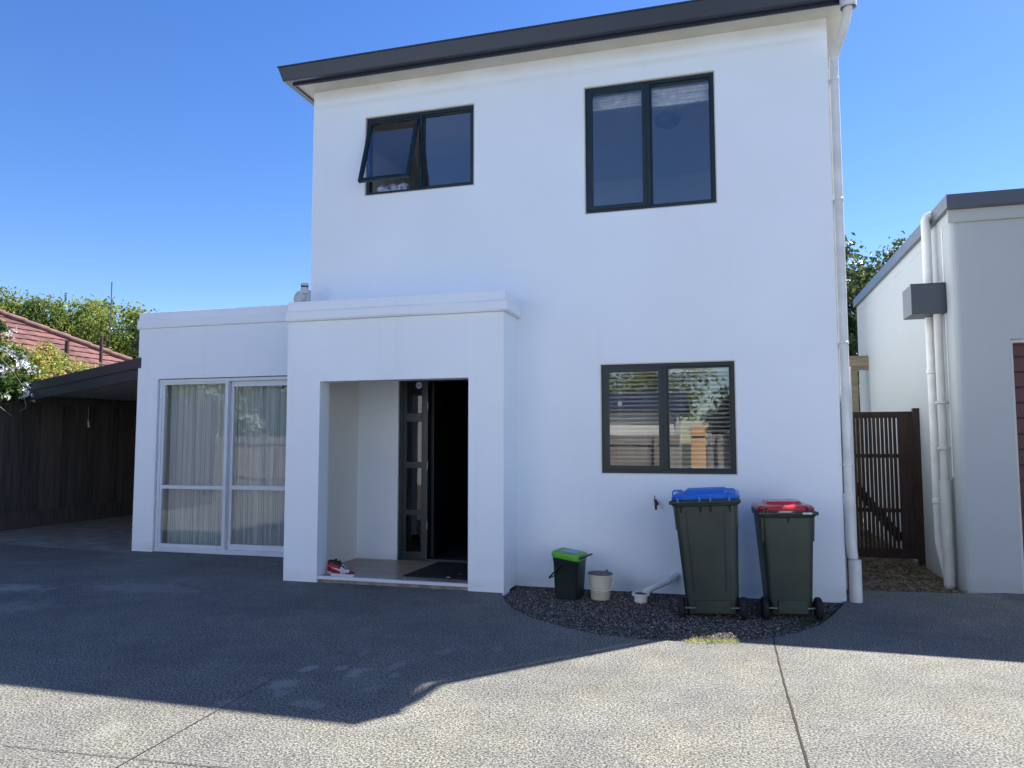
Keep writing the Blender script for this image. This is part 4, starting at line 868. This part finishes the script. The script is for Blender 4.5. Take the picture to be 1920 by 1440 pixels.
# ------------------------------------------------------------------ wheelie bins
def rrect(w_, d_, r_, z, n=5, cx=0, cy=0):
    out = []
    for sx, sy, a0 in ((1, 1, 0), (-1, 1, 90), (-1, -1, 180), (1, -1, 270)):
        for k in range(n+1):
            a = R(a0+90*k/n); out.append(Vector((cx+sx*(w_/2-r_)+r_*math.cos(a), cy+sy*(d_/2-r_)+r_*math.sin(a), z)))
    return out
def bin_(name, lab, loc, rot, W, D, H, lidmat, big):
    r = empty(name, lab, "wheelie bin", loc, None, rot)      # local: back (wheels, hinge) faces -Y
    b = MB(); wb, db = W*.74, D*.66
    rings = [rrect(wb*.96, db*.96, .04, .045, cy=D*.5-db*.5-.02-(D-db)*.28), ]
    rings = []
    for t, z in ((0, .05), (.02, .06), (.25, .3), (.5, .55), (.8, .85*H), (1, H-.07)):
        tt = (z-.05)/(H-.12); ww = wb+(W*.93-wb)*tt; dd = db+(D*.93-db)*tt
        rings.append(rrect(ww, dd, .045+.02*tt, z, cy=-D/2+dd/2+.035*D*0+(1-tt)*.03+.02))
    # rim
    cyT = rings[-1][0].y*0
    rings.append(rrect(W*.95, D*.95, .06, H-.068, cy=-D/2+D*.95/2+.01)); rings.append(rrect(W*.99, D*.99, .065, H-.06, cy=0)); rings.append(rrect(W, D, .065, H-.035, cy=0)); rings.append(rrect(W, D, .065, H-.012, cy=0)); rings.append(rrect(W*.95, D*.95, .05, H-.008, cy=0))
    b.loft(rings); body = b.build("body", M_BIN, r, bevel=0, smooth=True)
    # raised ribs on the back and foot plate
    yb_ = -D/2+.02
    def rbuild(vs, fs): q_ = MB(); q_.add(vs, fs); q_.build('rib', M_BIN, body, bevel=.002)
    if big:
        for sx in (-.30, .27):
            rbuild([(sx*W*.82, yb_+.012, .25), (sx*W*.82+.006, yb_+.012, .25), (sx*W+.006, yb_-.008, H-.1), (sx*W, yb_-.008, H-.1),
                    (sx*W*.82, yb_+.05, .25), (sx*W*.82+.006, yb_+.05, .25), (sx*W+.006, yb_+.04, H-.1), (sx*W, yb_+.04, H-.1)], [(0, 1, 2, 3), (0, 4, 5, 1), (1, 5, 6, 2), (3, 2, 6, 7), (0, 3, 7, 4)])
        for sx in (-.36, -.07, .08, .36): rbuild([(sx*W-.008, yb_-.03, H-.07), (sx*W+.008, yb_-.03, H-.07), (sx*W+.008, yb_+.03, H-.17), (sx*W-.008, yb_+.03, H-.17), (sx*W-.008, yb_+.06, H-.07), (sx*W+.008, yb_+.06, H-.07)], [(0, 1, 2, 3), (0, 3, 4), (1, 5, 2), (0, 4, 5, 1)])
    else:
        rbuild([(-.012, yb_-.02, H-.07), (.012, yb_-.02, H-.07), (0, yb_+.02, H-.15), (0, yb_+.05, H-.07)], [(0, 1, 2), (0, 2, 3), (1, 3, 2)])
    ww = wb*.86; rb = MB(); rb.box(-ww*.36*1, ww*.42, yb_+.005, yb_+.06, .06, .17); rb.build('foot_plate', M_BIN, body, bevel=.002)
    # side comb strengtheners
    for sx in (-1, 1):
        rbuild([(sx*W*.47, yb_+.02, H-.06), (sx*W*.47, yb_+.16, H-.06), (sx*W*.455, yb_+.10, H-.28), (sx*W*.455, yb_+.04, H-.28), (sx*W*.40, yb_+.02, H-.06), (sx*W*.40, yb_+.16, H-.06), (sx*W*.39, yb_+.1, H-.28), (sx*W*.39, yb_+.04, H-.28)],
               [(0, 1, 2, 3), (4, 7, 6, 5), (0, 3, 7, 4), (1, 5, 6, 2), (3, 2, 6, 7)])
    # lid
    l_ = MB(); LW, LD = W*.985, D*.93; cy_ = .03*D
    lr = [rrect(LW, LD, .07, H-.012, cy=cy_), rrect(LW+.006, LD+.006, .07, H+.012, cy=cy_), rrect(LW*.97, LD*.96, .07, H+.028, cy=cy_), rrect(LW*.90, LD*.9, .07, H+.036, cy=cy_), rrect(LW*.66, LD*.70, .05, H+.042, cy=cy_+.02), rrect(LW*.60, LD*.64, .05, H+.066, cy=cy_+.02), rrect(LW*.2, LD*.2, .03, H+.07, cy=cy_+.02)]
    l_.loft(lr); ld = l_.build("lid", lidmat, r, smooth=True)
    if big:
        for sx in (-.39, .37):
            h = MB(); h.tube(bend([(sx*W-.045, yb_+.05, H+.02), (sx*W-.045, yb_+.045, H+.075), (sx*W+.045, yb_+.045, H+.075), (sx*W+.045, yb_+.05, H+.02)], .02), .008, 8); h.build("lid_handle", lidmat, ld, smooth=True)
    for sx in ((-.39, -.07, .09, .36) if big else (-.36, .36)): h = MB(); h.box(sx*W-.009, sx*W+.009, yb_-.03, yb_+.06, H-.04, H+.02); h.build("lid_hinge", lidmat if big else M_BIN, ld, bevel=.003)
    hb = MB(); hb.tube([(-W*.52, yb_-.015, H-.03), (W*.52, yb_-.015, H-.03)], .017, 12); hb.build("grab_bar", M_BIN, body, smooth=True)
    if not big:
        s_ = MB(); s_.box(.12, .20, yb_-.034, yb_-.031, H-.035, H-.02); s_.build("white_label", M_STW, body)
    # wheels
    wr = .10; wy = -D/2+.055
    for sx in (-1, 1):
        wh = MB(); T = Matrix.Translation((sx*(wb/2+.045), wy, wr)) @ Matrix.Rotation(R(90), 4, 'Y')
        wh.lathe([(.0, -.024), (.045, -.024), (.06, -.018), (.072, -.022), (.088, -.026), (.098, -.018), (.1, 0), (.098, .018), (.088, .026), (.072, .022), (.06, .018), (.045, .024), (.0, .024)], T=T, seg=32)
        wh.build("wheel", M_TYRE, r, smooth=True)
    ax = MB(); ax.tube([(-(wb/2+.05), wy, wr), (wb/2+.05, wy, wr)], .010, 10); ax.build("axle", M_STEEL, r, smooth=True)
    return r
bin_("wheelie_bin", "large dark green wheelie bin with a bright blue lid leaning slightly left", (-.165, 7.33, -.035), (0, R(-2.9), R(-1)), .60, .70, 1.07, M_BLUE, True)
bin_("wheelie_bin", "smaller dark green wheelie bin with a red lid nearest the house corner", (.475, 7.40, -.03), (0, R(-1.0), R(7)), .49, .54, .965, M_RED, False)

# food scrap caddy
cd = empty("food_scrap_caddy", "black green food scraps caddy with a lime green lid against the wall", "caddy", (-1.58, 7.55, -.02), None, (0, R(1), R(-8)))
b = MB(); b.loft([rrect(.23, .24, .03, 0), rrect(.245, .26, .03, .15), rrect(.265, .29, .035, .36), rrect(.275, .30, .035, .38), rrect(.275, .30, .035, .42)]); b.build("body", M_CAD, cd, smooth=True)
T = Matrix.Translation((-.13, 0, .445)) @ Matrix.Rotation(R(7), 4, 'Y')
l_ = MB(); rr = [rrect(.29, .31, .04, -.03, cx=.13), rrect(.30, .32, .04, .0, cx=.13), rrect(.29, .31, .04, .022, cx=.13), rrect(.25, .26, .04, .03, cx=.13), rrect(.2, .2, .04, .028, cx=.13)]
l_.loft([[T @ v for v in ring] for ring in rr]); ldc = l_.build("lid", M_LIME, cd, smooth=True)
tr_ = MB(); tr_.loft([[T @ v for v in ring] for ring in [rrect(.16, .15, .02, .030, cx=.13), rrect(.155, .145, .02, .033, cx=.13)]]); tr_.build("lid_label", mat("pale_blue_label", (.25, .36, .6), .4, .1), ldc)
h = MB(); h.tube(bend([(.12, -.12, .40), (.20, -.12, .43), (.205, 0, .44), (.20, .12, .43), (.12, .12, .40)], .03), .009, 8); h.tube(bend([(-.02, -.156, .36), (-.17, -.155, .20), (-.185, 0, .19), (-.17, .155, .20), (-.02, .156, .36)], .04), .008, 8); h.build("handle", M_CAD, cd, smooth=True)
# bucket
bk = empty("bucket", "cream plastic bucket with a dusty grey lid beside the caddy", "bucket", (-1.27, 7.56, -.02), None, (0, R(1.5), R(10)))
b = MB(); b.lathe([(0, .0), (.085, .0), (.093, .012), (.103, .085), (.108, .09), (.109, .098), (.105, .103), (.118, .225), (.126, .232), (.126, .245), (.118, .247), (.112, .24), (.105, .12), (.0, .11)]); b.build("body", M_CREAM, bk, smooth=True)
b = MB(); b.lathe([(.122, .247), (.124, .256), (.10, .262), (.0, .258)]); b.box(-.01, .01, -.1, -.08, .255, .272); b.box(.05, .075, .05, .07, .255, .28); b.build("lid", M_GREYL, bk, smooth=True)
b = MB(); P = [(.127*math.cos(a)*1.02, -.127*abs(math.sin(a))*1.0-.004, .205-.125*math.sin(a)**1.0) for a in [math.pi*k/16 for k in range(17)]]; b.tube(P, .0045, 8); b.build("handle", M_CREAM, bk, smooth=True)
# waste pipe and gully
gy_ = root_at("gully_trap", "white plastic gully trap with a slanting waste pipe left of the blue lidded bin", "drain")
b = MB(); b.tube(bend([(-.56, 8.0, .175), (-.56, 7.93, .165), (-.62, 7.84, .14), (-.84, 7.57, .06)], .04), .030, 16); b.tube([(-.575, 7.905, .162), (-.635, 7.815, .133)], .036, 16); b.build("waste_pipe", M_PVC, gy_, smooth=True)
b = MB(); b.lathe([(.0, -.05), (.05, -.06), (.055, -.02), (.062, 0), (.066, .012), (.062, .02), (.066, .05), (.086, .055), (.088, .075), (.08, .078), (.06, .07), (.0, .07)], (-.865, 7.54, -.015)); b.build("gully", M_PVC, gy_, smooth=True)
b = MB(); b.lathe([(.0, .072), (.062, .072)], (-.865, 7.54, -.012)); b.build("grate", M_TYRE, gy_)

# doormat, sneakers, leaves
b = MB(); T = Matrix.Translation((-3.02, 8.22, .063)) @ Matrix.Rotation(R(-1.5), 4, 'Z'); b.box(-.46, .46, -.48, .50, 0, .012, T=T); o = b.build("doormat", M_MAT, bevel=.003); tag(o, "large black doormat in front of the open front door", "doormat")
M_SR = mat("red_leather", (.34, .015, .025), .45, .15, 20); M_SW = mat("white_leather", (.62, .60, .60), .5, .08, 20); M_SB = mat("black_leather", (.010, .010, .014), .5, .1, 20)
def sneaker(lab, loc, rz):
    r = empty("sneaker", lab, "shoe", loc, None, (0, 0, rz))
    def sec(x, w_, z0, z1, tw, n=14, cy=0):   # closed section in YZ; tw = top width factor
        out = []
        for k in range(n):
            a = 2*math.pi*k/n; c_, s_ = math.cos(a), math.sin(a); z = z0+(z1-z0)*(.5+.5*s_); wf = w_*((1-max(0, s_))+tw*max(0, s_))
            yy_ = wf/2*(abs(c_)**.6)*(1 if c_ > 0 else -1); out.append(Vector((x, cy+yy_, z)))
        return out
    so = MB(); S_ = []
    for x, w_ in ((0, .05), (.012, .072), (.06, .08), (.12, .078), (.19, .095), (.24, .092), (.275, .066), (.292, .03)): S_.append([Vector((x, s*w_/2, z)) for s, z in ((-1, 0), (-1.02, .028), (1.02, .028), (1, 0))])
    so.loft(S_); so.build("sole", M_SW, r, bevel=.004)
    up_ = MB(); X = [(.004, .05, .135, .75), (.02, .07, .145, .72), (.06, .076, .142, .70), (.10, .076, .135, .66), (.13, .078, .118, .6), (.16, .084, .098, .55), (.20, .088, .078, .6), (.24, .084, .064, .7), (.27, .064, .052, .7), (.286, .034, .040, .7)]
    def mf(i, j):
        x = X[i][0]
        z = math.sin(2*math.pi*(j+.5)/14)
        if x < .10: return 2 if z > .75 else 0
        if x < .13: return 0 if z < .5 else 2
        if x < .20: return 1 if z < .75 else 2
        return 0 if x > .23 or z < -.2 else 1
    up_.loft([sec(x, w_, .026, z1, tw) for x, w_, z1, tw in X], mfn=mf); up_.build("upper", [M_SR, M_SW, M_SB], r, smooth=True)
    co = MB(); co.tube([(.015+.055*(1-math.cos(a)), .028*math.sin(a), .142-.012*(1-math.cos(a))*.5) for a in [2*math.pi*k/16 for k in range(17)]], .011, 8, cap=False); co.build("collar", M_SB, r, smooth=True)
    for s in (-1, 1):
        sw_ = MB()
        prof_ = [(.02, .088, .088), (.06, .078, .090), (.10, .068, .084), (.13, .060, .078), (.15, .056, .076), (.165, .058, .078), (.172, .070, .080), (.165, .086, .087)]
        top = [Vector((x, s*(.0405+.002), b_)) for x, a_, b_ in prof_[:6]]; 
        pts_ = [(.015, .094), (.08, .086), (.14, .076), (.158, .094), (.176, .070), (.168, .058), (.14, .058), (.08, .074)]
        k = len(pts_); off = [s*(.037+.010*min(1, x/.16)) for x, z in pts_]
        sw_.add([(x, o_+s*.003, z) for (x, z), o_ in zip(pts_, off)]+[(x, o_-s*.006, z) for (x, z), o_ in zip(pts_, off)], [tuple(range(k)), tuple(range(k, 2*k))[::-1]]+[(i, (i+1) % k, k+(i+1) % k, k+i) for i in range(k)])
        sw_.build("swoosh", M_SW if False else M_SW, r)
    lc = MB()
    for i in range(5): x = .135+i*.017; z = .122-i*.0125; lc.tube([(x, -.02, z), (x+.004, 0, z+.006), (x, .02, z)], .0035, 6)
    lc.build("laces", M_SW, r, smooth=True)
    tg = MB(); tg.box(.085, .105, -.022, .022, .12, .165); tg.build("tongue", M_SB, r, bevel=.006)
    return r
sneaker("red white and black high top sneaker, the one nearer the front step edge", (-4.29, 7.60, .063), R(-4))
sneaker("red white and black high top sneaker tucked behind the other against the alcove wall", (-4.395, 7.70, .063), R(1))
rnd = random.Random(44)
def dleaf(loc, s, lab, m=None):
    mb = MB(); n = 7; P = []
    for k in range(n): a = 2*math.pi*k/n; rr_ = s*(1 if k % 2 else .62); P.append((rr_*math.cos(a)*1.3, rr_*math.sin(a)*.8, .004+.008*rnd.random()))
    mb.add([(0, 0, .002)]+P, [(0, 1+k, 1+(k+1) % n) for k in range(n)]); o = mb.build("fallen_leaf", m or M_DEAD, loc=loc, recalc=False); o.rotation_euler = (0, 0, rnd.uniform(0, 6)); tag(o, lab, "leaf", "fallen leaves around the entrance")
dleaf((-2.95, 7.72, .076), .025, "pale fallen leaf on the doormat's front edge", M_CREAM); dleaf((-3.12, 7.70, .064), .018, "small pale leaf just left of the doormat's front edge leaf", M_CREAM)
dleaf((-3.40, 7.60, .064), .010, "tiny white scrap on the porch tiles near the metal strip", M_PETAL); dleaf((-3.62, 7.40, .003), .02, "brown fallen leaf on the driveway just below the porch step")
dleaf((-2.9, 7.95, .076), .03, "curled brown leaf in the middle of the doormat"); dleaf((-2.78, 8.1, .076), .03, "curled brown leaf at the doormat's right side")
for i, (x, y, s, lab) in enumerate(((-6.9, 7.9, .028, "whitish scrap of leaf alone on the dark driveway left of the glazed door"), (-5.9, 8.2, .03, "tan leaf on the driveway below the middle of the glazed door"), (-5.75, 7.95, .026, "pale leaf on the driveway near the porch's left pier"), (-6.5, 8.3, .03, "thin tan leaf on the driveway beneath the left glass panel"), (-5.55, 8.4, .024, "little leaf tucked by the door track beside the porch pier"), (-9.3, 9.6, .06, "dark curled leaf on the carport floor near the white wall"), (-9.0, 10.2, .06, "dark curled leaf further back on the carport floor"), (-10.3, 9.9, .05, "dark leaf on the carport floor towards the paling fence"))):
    dleaf((x, y, .003), s, lab)
# grit specks on the driveway
tag(litter("driveway_grit", [(-4, 3.2), (3, 3.2), (3, 6), (-4, 5)], 60, .006, .016, .005, M_JOINT, .003, .2, .003), "dark specks of grit scattered on the sunlit driveway", "grit", kind='stuff')
tag(litter("leaf_litter", [(-8.2, 8.7), (-12.2, 9.3), (-12.2, 13), (-8.3, 12)], 260, .02, .06, .012, M_DEAD, .0, .3, .01), "scattered dead leaves and twigs on the carport floor", "leaf litter", kind='stuff')

# ------------------------------------------------------------------ behind the camera (seen mirrored in the windows; townhouses added only for bounce light)
fence("back_garden_fence", "grey weathered paling fence behind the driveway", "fence", (-28, -6.5), (-14.2, -6.5), -.05, 1.75, M_GREYF, .15, seed=19)
fence("back_garden_fence", "grey paling fence between the added townhouses behind the driveway", "fence", (-4.9, -8.4), (-1.5, -8.4), -.05, 1.75, M_GREYF, .15, seed=12)
fence("back_garden_fence", "new pine paling fence behind the driveway", "fence", (-1.15, -8.0), (-.70, -8.2), -.05, 2.0, M_ORNG, .15, seed=14, posts=False)
fence("back_garden_fence", "grey paling fence right of the new pine palings behind the driveway", "fence", (-.65, -8.6), (2.1, -8.6), -.05, 1.75, M_GREYF, .15, seed=16)
bh = root_at("white_garage", "white weatherboard garage across the driveway", "garage")
mb = MB()
for k in range(16): mb.box(-9.5, -2.0, -13.0+.004*(k % 2), -12.9, .0+k*.17, .168+k*.17)
mb.box(-9.5, -2.0, -17, -13.02, 0, 2.7); mb.build("wall", mat("white_boards", (.7, .69, .65), .6, .1), bh)
mb = MB(); prism(mb, [(-9.9, -12.6, 2.75), (-1.6, -12.6, 2.75), (-1.6, -15, 3.5), (-9.9, -15, 3.5)], .08); prism(mb, [(-9.9, -15, 3.5), (-1.6, -15, 3.5), (-1.6, -17.4, 2.75), (-9.9, -17.4, 2.75)], .08); mb.build("roof", M_GUT, bh)
def townhouse(lab, X0, X1, Y1):  # unseen house added to bounce sunlight onto the shaded facade
    th_ = root_at("bounce_townhouse", lab, "house", group="added white townhouses that bounce light onto the facade")
    mb = MB(); ws = [(X0+1, X0+2.4, 3.6, 5.0), (X1-2.6, X1-1.0, 3.6, 5.0), (X0+1, X0+2.4, .9, 2.1)]
    wall_holes(mb, X0, X1, 0, 7.4, -Y1, -Y1-.15, ws); mb.v = [(x, -y, z) for x, y, z in mb.v]
    mb.box(X0, X1, Y1-8, Y1-.16, 0, 7.4); mb.build("wall", M_PL, th_)
    for a, b, c, d in ws:
        f = MB(); ring_frame(f, a, b, c, d, Y1-.12, Y1-.05, .05); f.box((a+b)/2-.02, (a+b)/2+.02, Y1-.12, Y1-.05, c+.05, d-.05); wf = f.build("window", M_GREEN, th_)
        g_ = MB(); g_.box(a+.05, b-.05, Y1-.10, Y1-.094, c+.05, d-.05); g_.build("pane", M_GL, wf)
    mb = MB(); a, b, y1, y0 = X0-.4, X1+.4, Y1+.4, Y1-8.4; m_ = (y0+y1)/2
    mb.add([(a, y0, 7.4), (b, y0, 7.4), (b, y1, 7.4), (a, y1, 7.4), (a+3, m_, 8.8), (b-3, m_, 8.8)], [(0, 1, 5, 4), (1, 2, 5), (2, 3, 4, 5), (3, 0, 4), (3, 2, 1, 0)]); mb.build("roof", M_GUT, th_)
townhouse("added white two storey townhouse bouncing light from behind the viewer on the right", 2.2, 14, -6.0)
townhouse("added white two storey townhouse bouncing light from behind the viewer on the left", -14, -5.0, -7.0)
BG = [((-24, -12, 0), [(-24, -12, 3.2, 2.2), (-21.5, -12, 2.5, 1.9), (-26, -12, 3, 2.2)], 51, "wide green tree at the far end of the back fence"),
      ((-18, -11.5, 0), [(-18, -11.5, 2.5, 1.8), (-19.2, -11.8, 4, 1.5)], 52, "green tree in the middle of the back fence"),
      ((-5, -20, 0), [(-5, -20, 4.6, 2.2), (-7.5, -20, 4.3, 2.0), (-2.5, -20.5, 4.4, 2.0)], 53, "tree rising behind the white garage"),
      ((1.2, -10, 0), [(.9, -10.4, 2.6, 1.5), (.4, -9.8, 1.9, 1.0), (3, -11, 3, 1.8)], 54, "leafy tree beside the pine palings")]
for b_, bl, sd_, lab in BG: tree("garden_tree", lab, b_, bl, 5000, .26, M_LEAF1 if sd_ % 2 else M_LEAF4, sd_)
